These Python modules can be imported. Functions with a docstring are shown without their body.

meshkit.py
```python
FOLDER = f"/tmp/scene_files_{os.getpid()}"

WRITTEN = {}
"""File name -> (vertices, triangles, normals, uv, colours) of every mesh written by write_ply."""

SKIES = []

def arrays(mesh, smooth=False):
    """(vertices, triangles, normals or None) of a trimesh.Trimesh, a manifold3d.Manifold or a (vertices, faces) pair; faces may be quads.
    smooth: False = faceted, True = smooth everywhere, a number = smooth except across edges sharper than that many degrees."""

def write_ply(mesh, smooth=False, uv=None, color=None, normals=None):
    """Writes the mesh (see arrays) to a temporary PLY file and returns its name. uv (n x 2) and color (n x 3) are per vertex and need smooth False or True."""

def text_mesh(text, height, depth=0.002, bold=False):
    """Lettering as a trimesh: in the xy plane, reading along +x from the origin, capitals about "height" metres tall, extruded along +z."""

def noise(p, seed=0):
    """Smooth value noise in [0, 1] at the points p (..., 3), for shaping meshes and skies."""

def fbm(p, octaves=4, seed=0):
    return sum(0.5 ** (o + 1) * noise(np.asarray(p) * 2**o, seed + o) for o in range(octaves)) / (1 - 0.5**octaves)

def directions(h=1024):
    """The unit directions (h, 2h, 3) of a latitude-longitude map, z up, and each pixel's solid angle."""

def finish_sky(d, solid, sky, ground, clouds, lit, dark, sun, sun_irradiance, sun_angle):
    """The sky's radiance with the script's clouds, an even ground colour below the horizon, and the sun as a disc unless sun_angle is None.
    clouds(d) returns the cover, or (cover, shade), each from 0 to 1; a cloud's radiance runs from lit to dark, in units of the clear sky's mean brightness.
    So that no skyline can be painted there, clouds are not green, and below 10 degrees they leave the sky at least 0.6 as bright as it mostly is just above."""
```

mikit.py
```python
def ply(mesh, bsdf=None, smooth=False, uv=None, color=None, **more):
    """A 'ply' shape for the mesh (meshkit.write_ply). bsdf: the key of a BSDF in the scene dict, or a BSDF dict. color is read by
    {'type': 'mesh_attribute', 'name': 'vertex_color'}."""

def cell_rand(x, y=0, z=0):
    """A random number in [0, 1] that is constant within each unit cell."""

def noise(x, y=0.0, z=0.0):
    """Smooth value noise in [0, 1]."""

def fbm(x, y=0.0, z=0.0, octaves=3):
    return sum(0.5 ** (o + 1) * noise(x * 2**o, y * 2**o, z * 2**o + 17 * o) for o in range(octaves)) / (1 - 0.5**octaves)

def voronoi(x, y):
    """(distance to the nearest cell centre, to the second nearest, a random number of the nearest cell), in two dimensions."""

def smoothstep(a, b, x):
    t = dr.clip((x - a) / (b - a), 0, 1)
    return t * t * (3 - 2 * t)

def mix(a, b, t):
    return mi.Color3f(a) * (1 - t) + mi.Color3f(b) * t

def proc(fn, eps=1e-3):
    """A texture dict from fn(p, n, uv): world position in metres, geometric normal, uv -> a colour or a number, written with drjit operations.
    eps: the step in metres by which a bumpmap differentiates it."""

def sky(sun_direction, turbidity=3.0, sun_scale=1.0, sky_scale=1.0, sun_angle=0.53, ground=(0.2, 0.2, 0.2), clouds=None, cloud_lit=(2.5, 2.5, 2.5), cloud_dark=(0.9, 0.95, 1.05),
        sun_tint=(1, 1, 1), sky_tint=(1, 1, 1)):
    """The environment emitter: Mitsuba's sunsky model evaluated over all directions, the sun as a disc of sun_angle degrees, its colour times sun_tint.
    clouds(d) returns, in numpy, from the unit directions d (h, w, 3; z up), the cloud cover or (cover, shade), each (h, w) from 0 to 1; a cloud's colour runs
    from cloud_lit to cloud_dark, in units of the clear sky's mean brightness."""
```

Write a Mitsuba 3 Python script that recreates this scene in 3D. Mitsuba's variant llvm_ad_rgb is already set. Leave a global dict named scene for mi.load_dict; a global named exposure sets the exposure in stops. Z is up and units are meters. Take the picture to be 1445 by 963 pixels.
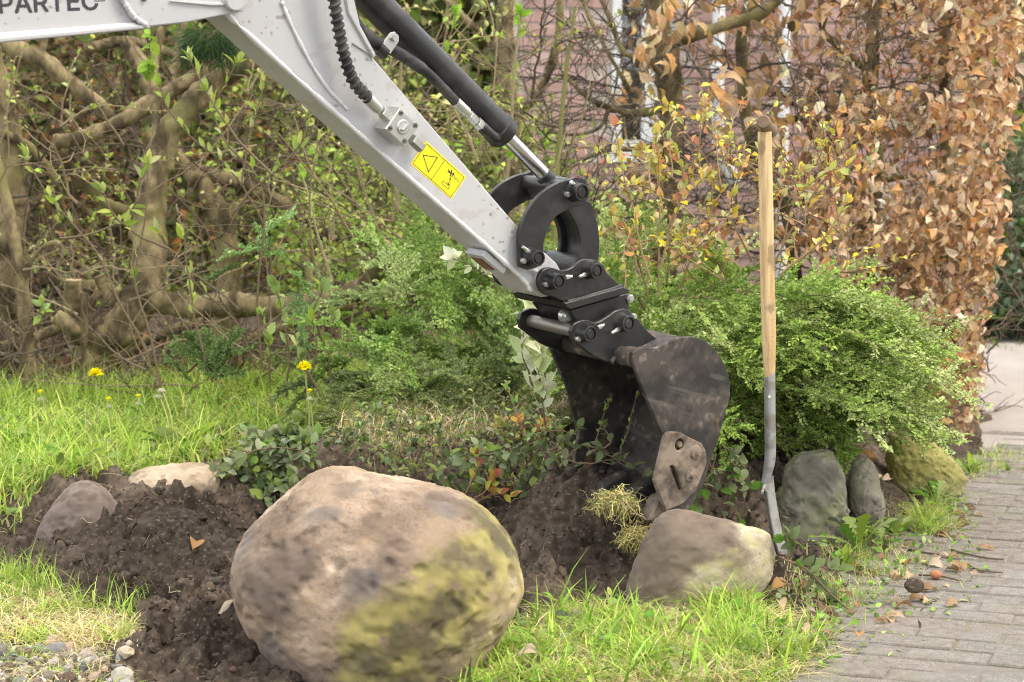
import math, random
import numpy as np, trimesh, shapely
from shapely.geometry import Polygon, LineString
import drjit as dr
import mitsuba as mi
import mikit, meshkit
from mikit import fbm, noise, voronoi, smoothstep, mix, cell_rand

scene, labels = {}, {}
T = mi.ScalarTransform4f
rng = np.random.default_rng(7)

# ------------------------------------------------------------------ camera, sky, exposure
CAM_H, PITCH, FPX = 1.35, math.radians(6.94), 3129.0        # eye height, tilt down, focal length for a 1445 px wide picture
CP, SP = math.cos(PITCH), math.sin(PITCH)
EYE = np.array([0, 0, CAM_H])
scene['camera'] = {'type': 'thinlens', 'fov': 2 * math.degrees(math.atan(722.5 / FPX)), 'aperture_radius': 0.0075, 'focus_distance': 5.62,
                   'near_clip': 0.05, 'far_clip': 200.0,
                   'to_world': T().look_at(origin=[0, 0, CAM_H], target=[0, CP, CAM_H - SP], up=[0, 0, 1])}
scene['sky'] = mikit.sky((0.55, -0.25, 0.8), turbidity=4, sun_scale=0.25, sun_angle=20, sun_tint=(.98, 1.0, 1.03), ground=(0.13, 0.14, 0.1), clouds=lambda d: 1.0,
                         cloud_lit=(2.47, 2.5, 2.53), cloud_dark=(2.0, 2.0, 2.0))
exposure = 3.1


def ray(px, py):
    x, y = (px - 722.5) / FPX, (py - 481.5) / FPX
    return np.array([x, CP - y * SP, -SP - y * CP])


def at(px, py, Y):
    """The point at distance Y (metres along the ground) that was measured at this place of the photograph."""
    d = ray(px, py)
    return EYE + d * (Y / d[1])


# ------------------------------------------------------------------ terrain
BED = Polygon([(-9, 6.0), (-1.6, 6.05), (-.9, 6.1), (-.2, 6.25), (.25, 6.15), (.6, 6.15), (.84, 6.42), (1.00, 6.58), (1.20, 7.06), (1.36, 7.4), (1.56, 7.9), (1.72, 8.8), (2.0, 10.4), (2.2, 13), (-9, 13)])
PAVE0, PAVED = np.array([.50, 4.8]), np.array([1.25, 3.35]) / math.hypot(1.25, 3.35)


def sstep(a, b, x):
    t = np.clip((np.asarray(x, float) - a) / (b - a), 0, 1)
    return t * t * (3 - 2 * t)


def signed(poly, x, y):
    p = shapely.points(np.asarray(x, float), np.asarray(y, float))
    d = shapely.distance(poly.exterior, p)
    return np.where(shapely.contains(poly, p), d, -d)


def pave_edge(y):
    y = np.asarray(y, float)
    return PAVE0[0] + (np.minimum(y, 7.9) - PAVE0[1]) * PAVED[0] / PAVED[1] + np.maximum(y - 7.9, 0) * .2


def pave_dist(x, y):
    """Metres to the right of the pavement's edge."""
    return (np.asarray(x) - pave_edge(y)) * PAVED[1]


def nz(x, y, f, seed=0, o=3):
    x = np.asarray(x, float)
    return meshkit.fbm(np.stack([x * f, np.asarray(y, float) * f, np.zeros_like(x) + .37], -1), o, seed)


def zt(x, y):
    x, y = np.asarray(x, float), np.asarray(y, float)
    z = .17 * sstep(-.16, .22, signed(BED, x, y) + .14 * (nz(x, y, 3, 5) - .5))
    z = z + .05 * (nz(x, y, 1.3, 2) - .5) * sstep(0, 1, -pave_dist(x, y)) * sstep(3, 5, y)
    pd = pave_dist(x, y)
    z = z - .045 * sstep(-.02, .26, pd + .3 * (nz(x, y, 3.5, 9) - .5))
    z = z + .20 * np.exp(-(((x - .15) / .24) ** 2 + ((y - 6.06) / .20) ** 2))            # heap before the bucket
    z = z - .13 * np.exp(-(((x + .42) / .30) ** 2 + ((y - 6.25) / .20) ** 2))            # pit behind the big boulder
    z = z + .11 * np.exp(-(((x - .24) / .15) ** 2 + ((y - 5.93) / .13) ** 2))
    z = z + .15 * np.exp(-(((x + .98) / .25) ** 2 + ((y - 5.88) / .20) ** 2))
    z = z + .04 * np.exp(-(((x + .62) / .25) ** 2 + ((y - 5.2) / .5) ** 2))
    return z


def ground_at(px, py):
    d = ray(px, py)
    t = np.linspace(3.5, 16, 1800)
    P = EYE + d * t[:, None]
    k = np.nonzero(P[:, 2] < zt(P[:, 0], P[:, 1]))[0]
    return P[k[0]] if len(k) else P[-1]


def zone(pix):
    return Polygon([ground_at(*p)[:2] for p in pix]).buffer(0)


SOIL = zone([(-60, 800), (20, 770), (60, 700), (120, 668), (200, 690), (290, 705), (420, 650), (470, 632), (560, 642), (690, 640), (780, 622), (860, 620), (960, 620), (1090, 640), (1110, 760), (1180, 800), (1110, 850), (890, 858),
             (740, 860), (700, 900), (660, 950), (420, 975), (200, 975), (150, 930), (205, 900), (170, 868), (20, 805)])

# ------------------------------------------------------------------ building helpers


class MB:
    """Collects vertices, triangles and colours of ONE mesh."""

    def __init__(self):
        self.v, self.f, self.c, self.n = [], [], [], 0

    def add(self, v, f, c=(1, 1, 1)):
        v = np.asarray(v, float)
        self.v.append(v); self.f.append(np.asarray(f) + self.n)
        c = np.asarray(c, float)
        self.c.append(np.broadcast_to(c, (len(v), 3)) if c.ndim == 1 else c)
        self.n += len(v)
        return self

    def mesh(self, m, c=(1, 1, 1)):
        return self.add(m.vertices, m.faces, c)

    def out(self):
        return trimesh.Trimesh(np.vstack(self.v), np.vstack(self.f), process=False), np.vstack(self.c)


used = {}


def key_for(name):
    k = used.get(name, 0)
    used[name] = k + 1
    return name if k == 0 else f'{name}_{k:03d}'


def tag(key, label=None, cat=None, group=None, kind=None):
    d = {k: v for k, v in dict(label=label, category=cat, group=group, kind=kind).items() if v}
    if d:
        labels[key] = {**labels.get(key, {}), **d}
    return key


def thing(name, label, cat, group=None):
    return tag(key_for(name), label, cat, group)


def put(name, mesh, bsdf, parent=None, smooth=False, color=None, m=None, label=None, kind=None):
    key = key_for(f'{parent}__{name}' if parent else name)
    if isinstance(mesh, MB):
        mesh, c = mesh.out()
        color = c if color is True else None
    d = mikit.ply(mesh, bsdf, smooth=smooth, **({'color': color} if color is not None else {}))
    if m is not None:
        d['to_world'] = T(np.asarray(m, float).tolist())
    scene[key] = d
    tag(key, label=label, kind=kind)
    return key


def put_copy(name, ply, parent, m):
    key = key_for(f'{parent}__{name}' if parent else name)
    scene[key] = {**ply, 'to_world': T(np.asarray(m, float).tolist())}
    return key


def tube(points, radii, sides=6, cap=True):
    p = np.asarray(points, float)
    t = np.gradient(p, axis=0)
    t /= np.linalg.norm(t, axis=1, keepdims=True) + 1e-12
    r = np.broadcast_to(np.asarray(radii, float), (len(p),))
    a = np.zeros_like(p)
    ref = np.array([0, 0, 1.]) if abs(t[0, 2]) < .9 else np.array([1., 0, 0])
    for i in range(len(p)):
        ref = ref - t[i] * (ref @ t[i]); ref /= np.linalg.norm(ref) + 1e-12
        a[i] = ref
    b, ang = np.cross(t, a), np.arange(sides) * 2 * np.pi / sides
    v = (p[:, None] + r[:, None, None] * (np.cos(ang)[None, :, None] * a[:, None] + np.sin(ang)[None, :, None] * b[:, None])).reshape(-1, 3)
    i, j = np.meshgrid(np.arange(len(p) - 1), np.arange(sides), indexing='ij')
    q = np.stack([i * sides + j, i * sides + (j + 1) % sides, (i + 1) * sides + (j + 1) % sides, (i + 1) * sides + j], -1).reshape(-1, 4)
    f = [q[:, [0, 1, 2]], q[:, [0, 2, 3]]]
    if cap:
        n = len(v)
        v = np.vstack([v, p[0], p[-1]])
        k = np.arange(sides)
        f += [np.stack([np.full(sides, n), (k + 1) % sides, k], 1), np.stack([np.full(sides, n + 1), (len(p) - 1) * sides + k, (len(p) - 1) * sides + (k + 1) % sides], 1)]
    return v, np.vstack(f)


def spl(pts, n=40, closed=False):
    """Catmull-Rom through the points."""
    p = np.asarray(pts, float)
    if closed:
        p = np.vstack([p[-1], p, p[0], p[1]])
    else:
        p = np.vstack([2 * p[0] - p[1], p, 2 * p[-1] - p[-2]])
    m = len(p) - 3
    s = np.linspace(0, m, n, endpoint=not closed)
    i = np.minimum(s.astype(int), m - 1)
    t = (s - i)[:, None]
    a, b, c, d = p[i], p[i + 1], p[i + 2], p[i + 3]
    return .5 * (2 * b + (c - a) * t + (2 * a - 5 * b + 4 * c - d) * t ** 2 + (3 * b - a - 3 * c + d) * t ** 3)


def bevel_extrude(outline, w0, w1, b=.002, holes=()):
    """A plate in the (u, v) plane from w0 to w1 with chamfered edges."""
    loops = [np.asarray(outline, float)] + [np.asarray(h, float) for h in holes]
    mb = MB()
    ins = []
    for k, l in enumerate(loops):
        area = np.sum(l[:, 0] * np.roll(l[:, 1], -1) - np.roll(l[:, 0], -1) * l[:, 1])
        if (area < 0) == (k == 0):
            l = l[::-1]
        e = np.roll(l, -1, 0) - l
        e /= np.linalg.norm(e, axis=1, keepdims=True) + 1e-12
        nn = np.stack([-e[:, 1], e[:, 0]], 1)
        m = nn + np.roll(nn, 1, 0)
        m /= np.maximum((m * nn).sum(1, keepdims=True), .35)
        li = l + m * b
        ins.append(li)
        z = lambda q, w: np.hstack([q, np.full((len(q), 1), w)])
        v = np.vstack([z(li, w0), z(l, w0 + b), z(l, w1 - b), z(li, w1)])
        n = len(l)
        j = np.arange(n)
        f = []
        for r in range(3):
            q = np.stack([r * n + j, r * n + (j + 1) % n, (r + 1) * n + (j + 1) % n, (r + 1) * n + j], 1)
            f += [q[:, [0, 1, 2]], q[:, [0, 2, 3]]]
        mb.add(v, np.vstack(f))
    poly = Polygon(ins[0], ins[1:])
    if not poly.is_valid:
        poly = poly.buffer(0)
    for g in getattr(poly, 'geoms', [poly]):
        v2, f2 = trimesh.creation.triangulate_polygon(g, engine='earcut')
        v2, f2 = np.asarray(v2), np.asarray(f2)
        p_, q_ = v2[f2[:, 1]] - v2[f2[:, 0]], v2[f2[:, 2]] - v2[f2[:, 0]]
        c = p_[:, 0] * q_[:, 1] - p_[:, 1] * q_[:, 0]
        f2 = np.where(c[:, None] < 0, f2[:, ::-1], f2)
        mb.add(np.hstack([v2, np.full((len(v2), 1), w1)]), f2)
        mb.add(np.hstack([v2, np.full((len(v2), 1), w0)]), f2[:, ::-1])
    m = mb.out()[0]
    m.merge_vertices()
    return m


def lathe(profile, c=(0, 0), sides=32):
    """Revolves (radius, w) round the w axis through c."""
    p = np.asarray(profile, float)
    ang = np.arange(sides) * 2 * np.pi / sides
    v = np.stack([p[:, None, 0] * np.cos(ang) + c[0], p[:, None, 0] * np.sin(ang) + c[1], np.broadcast_to(p[:, None, 1], (len(p), sides))], -1).reshape(-1, 3)
    i, j = np.meshgrid(np.arange(len(p) - 1), np.arange(sides), indexing='ij')
    q = np.stack([i * sides + j, i * sides + (j + 1) % sides, (i + 1) * sides + (j + 1) % sides, (i + 1) * sides + j], -1).reshape(-1, 4)
    m = trimesh.Trimesh(v, np.vstack([q[:, [0, 1, 2]], q[:, [0, 2, 3]]]), process=False)
    m.merge_vertices()
    m.update_faces(m.nondegenerate_faces())
    m.fix_normals()
    return m


def circle(c, r, n=28):
    a = np.arange(n) * 2 * np.pi / n
    return np.stack([c[0] + r * np.cos(a), c[1] + r * np.sin(a)], 1)


def unit(v):
    v = np.asarray(v, float)
    return v / (np.linalg.norm(v, axis=-1, keepdims=True) + 1e-12)


# ------------------------------------------------------------------ leaves and blades
def leaf_shape(kind):
    """Template: x along the leaf 0..1, y across, z out of its face."""
    if kind == 'small':
        v = [(0, 0, 0), (.5, .3, .06), (1, 0, -.05), (.5, -.3, .06)]
        return np.array(v, float), np.array([(0, 1, 2), (0, 2, 3)])
    if kind == 'lobed':
        prof = [(0, .02), (.1, .03), (.2, .11), (.23, .04), (.34, .16), (.37, .055), (.5, .21), (.53, .08), (.66, .24), (.69, .12), (.82, .2), (1, 0)]
        bend = lambda x: .25 * x - .45 * x * x
    elif kind == 'curled':
        prof = [(0, .02), (.12, .12), (.3, .3), (.5, .36), (.7, .3), (.86, .17), (1, 0)]
        bend = lambda x: .22 * math.sin(3 * x) - .2 * x
    elif kind == 'curled_more':
        prof = [(0, .02), (.15, .2), (.32, .22), (.42, .33), (.6, .26), (.72, .3), (.88, .12), (1, 0)]
        bend = lambda x: -.5 * x * x + .35 * x
    elif kind == 'long':
        prof = [(0, .02), (.2, .1), (.45, .15), (.7, .12), (1, 0)]
        bend = lambda x: .3 * x - .5 * x * x
    else:
        prof = [(0, .02), (.18, .2), (.42, .3), (.7, .23), (1, 0)]
        bend = lambda x: .12 * x - .26 * x * x
    if kind.endswith('_low'):
        prof = [(0, .02), (.3, .3), (.7, .28), (1, 0)]
        bend = lambda x: .24 * math.sin(3 * x) - .25 * x
    fold = {'curled': .55, 'curled_low': .6, 'curled_more': .8, 'long': .3, 'lobed': .2}.get(kind, .25)
    v, f = [], []
    for k, (x, w) in enumerate(prof):
        wob = .06 * math.sin(5 * k) if kind.startswith('curled') else 0
        v += [(x, -w, bend(x) + fold * w + wob), (x, 0, bend(x)), (x, w, bend(x) + fold * w - wob)]
    for k in range(len(prof) - 1):
        a = 3 * k
        for s in (0, 1):
            f += [(a + s, a + s + 3, a + s + 4), (a + s, a + s + 4, a + s + 1)]
    return np.array(v, float), np.array(f)


LEAF = {k: leaf_shape(k) for k in ('small', 'lobed', 'curled', 'curled_more', 'long', 'ovate', 'curled_low', 'ovate_low')}


def frames(d, up):
    d = unit(d)
    s = unit(np.cross(up, d))
    return d, s, np.cross(d, s)


def scatter(mb, kind, pos, d, up, size, col, width=1.0):
    v, f = LEAF[kind]
    d, s, n = frames(d, up)
    size = np.broadcast_to(np.asarray(size, float), (len(pos),))[:, None, None]
    V = np.asarray(pos)[:, None] + size * (v[None, :, :1] * d[:, None] + width * v[None, :, 1:2] * s[:, None] + v[None, :, 2:] * n[:, None])
    F = f[None] + (np.arange(len(pos)) * len(v))[:, None, None]
    C = np.repeat(np.asarray(col, float), len(v), 0) if np.ndim(col) == 2 else col
    mb.add(V.reshape(-1, 3), F.reshape(-1, 3), C)


def tints(cols, n, var=.2, r=rng):
    cols = np.asarray(cols, float)
    c = cols[r.integers(0, len(cols), n)]
    return np.clip(c * (1 + var * r.normal(size=(n, 1))).clip(.4, 1.8) * (1 + .06 * r.normal(size=(n, 3))), .004, .9)


leaf_cache, leaf_tones = {}, []


def leaf_ply(kind, col):
    """One shared mesh per leaf form and tone (near-equal tones share a material)."""
    col = np.asarray(col, float)
    near = [i for i, t in enumerate(leaf_tones) if np.abs(np.sqrt(t) - np.sqrt(col)).max() < .055]
    if near:
        i = near[0]
    else:
        i = len(leaf_tones)
        leaf_tones.append(col)
        scene[f'leaf_tone_{i}'] = {'type': 'principledthin', 'base_color': rgb(*col), 'roughness': .5, 'diff_trans': .65, 'eta': 1.35}
    if (kind, i) not in leaf_cache:
        v, f = LEAF[kind]
        leaf_cache[kind, i] = mikit.ply(trimesh.Trimesh(v, f, process=False), f'leaf_tone_{i}', smooth=True)
    return leaf_cache[kind, i]


def leaf_parts(parent, kind, pos, d, up, size, cols, r, name='leaf', width=1.0):
    d, s, n = frames(np.asarray(d, float), np.asarray(up, float))
    size = np.broadcast_to(np.asarray(size, float), (len(pos),))
    for i in range(len(pos)):
        m = np.eye(4)
        m[:3, 0], m[:3, 1], m[:3, 2], m[:3, 3] = d[i] * size[i], s[i] * size[i] * width, n[i] * size[i], pos[i]
        put_copy(name, leaf_ply(kind if isinstance(kind, str) else kind[r.integers(len(kind))], cols[r.integers(len(cols))]), parent, m)


def blades(mb, x, y, z, h, w, lean, cols, r, segs=4, fall=None):
    """Grass blades: tapered, bent strips."""
    n = len(x)
    az = r.uniform(0, 2 * np.pi, n) if fall is None else fall
    dirs = np.stack([np.cos(az), np.sin(az), np.zeros(n)], 1)
    face = az + np.pi / 2 + r.normal(0, .5, n)
    side = np.stack([np.cos(face), np.sin(face), np.zeros(n)], 1)
    t = np.linspace(0, 1, segs)
    bend = np.broadcast_to(lean, (n,))
    V = []
    for k in t:
        p = np.stack([x, y, z], 1) + dirs * (h * bend * k ** 1.8)[:, None]
        p[:, 2] += h * (k - .38 * bend * k * k)
        ww = (w * (1 - k) ** .7)[:, None] if k < 1 else 0
        V += [p - side * ww / 2, p + side * ww / 2] if k < 1 else [p]
    V = np.stack(V, 1)
    f = []
    for k in range(segs - 2):
        a = 2 * k
        f += [(a, a + 1, a + 3), (a, a + 3, a + 2)]
    a = 2 * (segs - 2)
    f.append((a, a + 1, a + 2))
    F = np.array(f)[None] + (np.arange(n) * V.shape[1])[:, None, None]
    mb.add(V.reshape(-1, 3), F.reshape(-1, 3), np.repeat(cols, V.shape[1], 0))


def wander(p0, d, length, r, n=8, wob=.25, sag=0.0):
    """A crooked twig as a polyline."""
    p, d = [np.asarray(p0, float)], unit(d)
    for _ in range(n):
        d = unit(d + r.normal(0, wob, 3) + np.array([0, 0, -sag]))
        p.append(p[-1] + d * length / n)
    return np.array(p)


def in_zone(poly, n, r, box=None):
    x0, y0, x1, y1 = box or poly.bounds
    x, y = r.uniform(x0, x1, 4 * n), r.uniform(y0, y1, 4 * n)
    k = shapely.contains(poly, shapely.points(x, y))
    return x[k][:n], y[k][:n]


# ------------------------------------------------------------------ materials
def rgb(*c):
    return {'type': 'rgb', 'value': list(c)}


VC = {'type': 'mesh_attribute', 'name': 'vertex_color'}
scene['leaf'] = {'type': 'principledthin', 'base_color': VC, 'roughness': .5, 'diff_trans': .65, 'eta': 1.35}
scene['dry'] = {'type': 'twosided', 'bsdf': {'type': 'principled', 'base_color': VC, 'roughness': .8, 'specular': .25}}


def mat(name, color, rough=.6, two=True, **kw):
    c = mikit.proc(color) if callable(color) else rgb(*color)
    r = mikit.proc(rough) if callable(rough) else rough
    d = {'type': 'principled', 'base_color': c, 'roughness': r, **kw}
    scene[name] = {'type': 'twosided', 'bsdf': d} if two else d


def soil_c(p, n, uv):
    a, b = fbm(p.x * 60, p.y * 60, p.z * 60), fbm(p.x * 7, p.y * 7, p.z * 7)
    c = mix((.034, .026, .020), (.100, .078, .060), smoothstep(.3, .75, a * .6 + b * .4)) * (.7 + .7 * smoothstep(.3, .7, fbm(p.x * 3.2, p.y * 3.2, 1.5, 2)))
    return mix(c, (.16, .13, .105), smoothstep(.75, .82, noise(p.x * 130, p.y * 130, p.z * 130)) * .6)


mat('soil', soil_c, .95, specular=.1)


def stone_mat(name, lo, mid, hi, moss=(.16, .17, .03), moss_at=None, mud=None, f=1.0):
    def c(p, n, uv):
        a = fbm(p.x * 6 * f, p.y * 6 * f, p.z * 6 * f, 4)
        b = fbm(p.x * 28 * f + 9, p.y * 28 * f, p.z * 28 * f, 3)
        g = noise(p.x * 240, p.y * 240, p.z * 240)
        k = mix(mix(lo, mid, smoothstep(.33, .5, a)), hi, smoothstep(.5, .68, a * .6 + b * .4))
        h = noise(p.x * 480 * f, p.y * 480 * f, p.z * 480 * f)
        k = k * (.52 + .44 * b + .34 * g + .22 * h)
        k = mix(k, (.10, .085, .075), smoothstep(.74, .84, noise(p.x * 110 + 3, p.y * 110, p.z * 110)) * .3)
        if moss_at is not None and name != 'boulder_stone':
            k = mix(k, mi.Color3f(moss) * (.55 + .9 * b), moss_at(p, a, b))
        if mud is not None:
            k = mix(k, mix((.095, .072, .058), (.20, .155, .125), b), mud(p, a, b))
        if moss_at is not None and name == 'boulder_stone':
            k = mix(k, (.42, .31, .20), smoothstep(.52, .68, fbm(p.x * 7 + 7, p.y * 7, p.z * 9, 3)) * .3)
            k = mix(k, (.15, .135, .125), smoothstep(.62, .74, fbm(p.x * 13 + 1, p.y * 13, p.z * 13, 2)) * .6)
            c2 = fbm(p.x * 16, p.y * 16 + 4, p.z * 16, 3)
            k = mix(k, mix((.085, .078, .036), (.285, .255, .080), smoothstep(.34, .66, c2)) * (.7 + .6 * b), moss_at(p, a, b))
        return k
    mat(name, c, .85, specular=.2)


def bark_c(p, n, uv):
    a = fbm(p.x * 25, p.y * 25, p.z * 9, 3)
    b = fbm(p.x * 5, p.y * 5, p.z * 5, 2)
    c = mix((.085, .066, .038), (.30, .24, .135), smoothstep(.3, .7, a)) * (.55 + .45 * noise(p.x * 130, p.y * 130, p.z * 60))
    return mix(c, (.24, .22, .09), smoothstep(.5, .7, b) * .6)


mat('bark', bark_c, .9, specular=.15)


def paint_c(p, n, uv):
    a = fbm(p.x * 3, p.y * 3, p.z * 3, 3)
    d = smoothstep(.62, .72, fbm(p.x * 22, p.y * 22, p.z * 22, 4))
    c = mi.Color3f(.42, .425, .435) * (.95 + .1 * a)
    c = mix(c, (.33, .31, .28), d * .4)
    sp = smoothstep(.76, .82, noise(p.x * 85, p.y * 85, p.z * 85)) * smoothstep(.45, .62, fbm(p.x * 6 + 2, p.y * 6, p.z * 6, 2))
    return mix(c, (.17, .14, .11), sp * .6)


mat('arm_paint', paint_c, .38, clearcoat=.35, clearcoat_gloss=.8, specular=.45)
mat('weld_paint', (.56, .565, .57), .4, specular=.5)


def black_c(p, n, uv):
    d = smoothstep(.5, .75, fbm(p.x * 18, p.y * 18, p.z * 18, 4))
    return mix((.012, .012, .013), (.05, .045, .042), d * .4 + .03)


mat('black_paint', black_c, lambda p, n, uv: .22 + .35 * fbm(p.x * 25, p.y * 25, p.z * 25, 2), specular=.5, clearcoat=.15)


def bucket_c(p, n, uv):
    a, b = fbm(p.x * 13, p.y * 13, p.z * 13, 4), fbm(p.x * 70, p.y * 45, p.z * 45, 3)
    sc = smoothstep(.60, .72, fbm(p.x * 16 + p.z * 40, p.y * 8, p.z * 3 - p.x * 3, 3))
    c = mix(mix((.024, .022, .021), (.066, .056, .050), smoothstep(.34, .64, a * .7 + b * .3)), (.13, .115, .10), sc * .4)
    c = mix(c, (.24, .19, .15), smoothstep(.56, .72, b) * smoothstep(.45, .65, a) * .55)
    return mix(c, (.24, .14, .07), smoothstep(.74, .80, fbm(p.x * 24 + 4, p.y * 24, p.z * 24, 2)) * .5)


mat('bucket_steel', bucket_c, .62, specular=.35)


def mud_c(p, n, uv):
    a, b = fbm(p.x * 14, p.y * 14, p.z * 14, 3), fbm(p.x * 70, p.y * 70, p.z * 70, 3)
    return mix((.065, .052, .043), (.235, .19, .15), smoothstep(.3, .68, a * .6 + b * .4))


mat('muddy_steel', mud_c, .85, specular=.2)
scene['chrome'] = {'type': 'roughconductor', 'material': 'Cr', 'alpha': .12}
mat('zinc', (.52, .53, .50), .32, metallic=.75)
mat('worn_steel', (.20, .185, .165), .4, metallic=.6)
mat('rubber', lambda p, n, uv: mix((.018, .018, .019), (.06, .058, .055), smoothstep(.4, .8, fbm(p.x * 30, p.y * 30, p.z * 30, 3))), .55, specular=.4)
mat('yellow_print', (.80, .66, .012), .4)
mat('black_print', (.018, .018, .02), .5)
mat('dark_lettering', (.035, .037, .042), .45)
mat('amber', (.13, .045, .035), .3)


def wood_c(p, n, uv):
    g = fbm(p.x * 160, p.y * 160, p.z * 5, 3)
    s = smoothstep(.62, .75, fbm(p.x * 30, p.y * 30, p.z * 14, 3))
    return mix(mix((.46, .31, .15), (.64, .47, .26), smoothstep(.3, .7, g)), (.24, .17, .10), s * .75)


mat('wood', wood_c, .5, specular=.3)
mat('grip_wood', lambda p, n, uv: mix((.12, .075, .04), (.22, .15, .09), fbm(p.x * 60, p.y * 60, p.z * 60)), .6)
mat('cut_wood', lambda p, n, uv: mix((.22, .16, .09), (.36, .28, .17), fbm(p.x * 60, p.y * 60, p.z * 60)), .8)
mat('spade_steel', lambda p, n, uv: mix((.30, .30, .295), (.21, .195, .175), smoothstep(.5, .72, fbm(p.x * 30, p.y * 30, p.z * 30, 3))), .45, metallic=.3)


def paver_c(p, n, uv):
    U, V = (p.x - .50) * .93972 - (p.y - 4.8) * .34190, (p.x - .50) * .34190 + (p.y - 4.8) * .93972
    row = dr.floor(V * 10 + .5)
    odd = row - 2 * dr.floor(row * .5)
    uc = U * 5 - .5 * odd + .5
    col = dr.floor(uc)
    eu, ev = dr.abs(uc - col - .5), dr.abs(V * 10 + .5 - row - .5)
    rim = dr.maximum(smoothstep(.42, .50, eu), smoothstep(.36, .50, ev))
    tone = cell_rand(col, row, 3)
    a, b = fbm(p.x * 6, p.y * 6, p.z, 3), fbm(p.x * 55, p.y * 55, p.z * 55, 3)
    g = noise(p.x * 320, p.y * 320, p.z * 320)
    c = mix((.122, .112, .100), (.235, .220, .204), .4 * tone + .6 * b) * (.66 + .65 * g)
    c = mix(c, (.15, .165, .075), smoothstep(.60, .76, fbm(p.x * 8 + 2, p.y * 8 + 8, 0, 4) + .14 * rim) * .35)
    c = mix(c, mix((.125, .106, .092), (.215, .190, .168), b) * (.7 + .6 * g), dr.minimum(rim * smoothstep(.3, .6, b + .12) + smoothstep(.42, .58, fbm(p.x * 7 + 5, p.y * 7, 0, 4)), 1) * .88)
    return c


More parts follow.
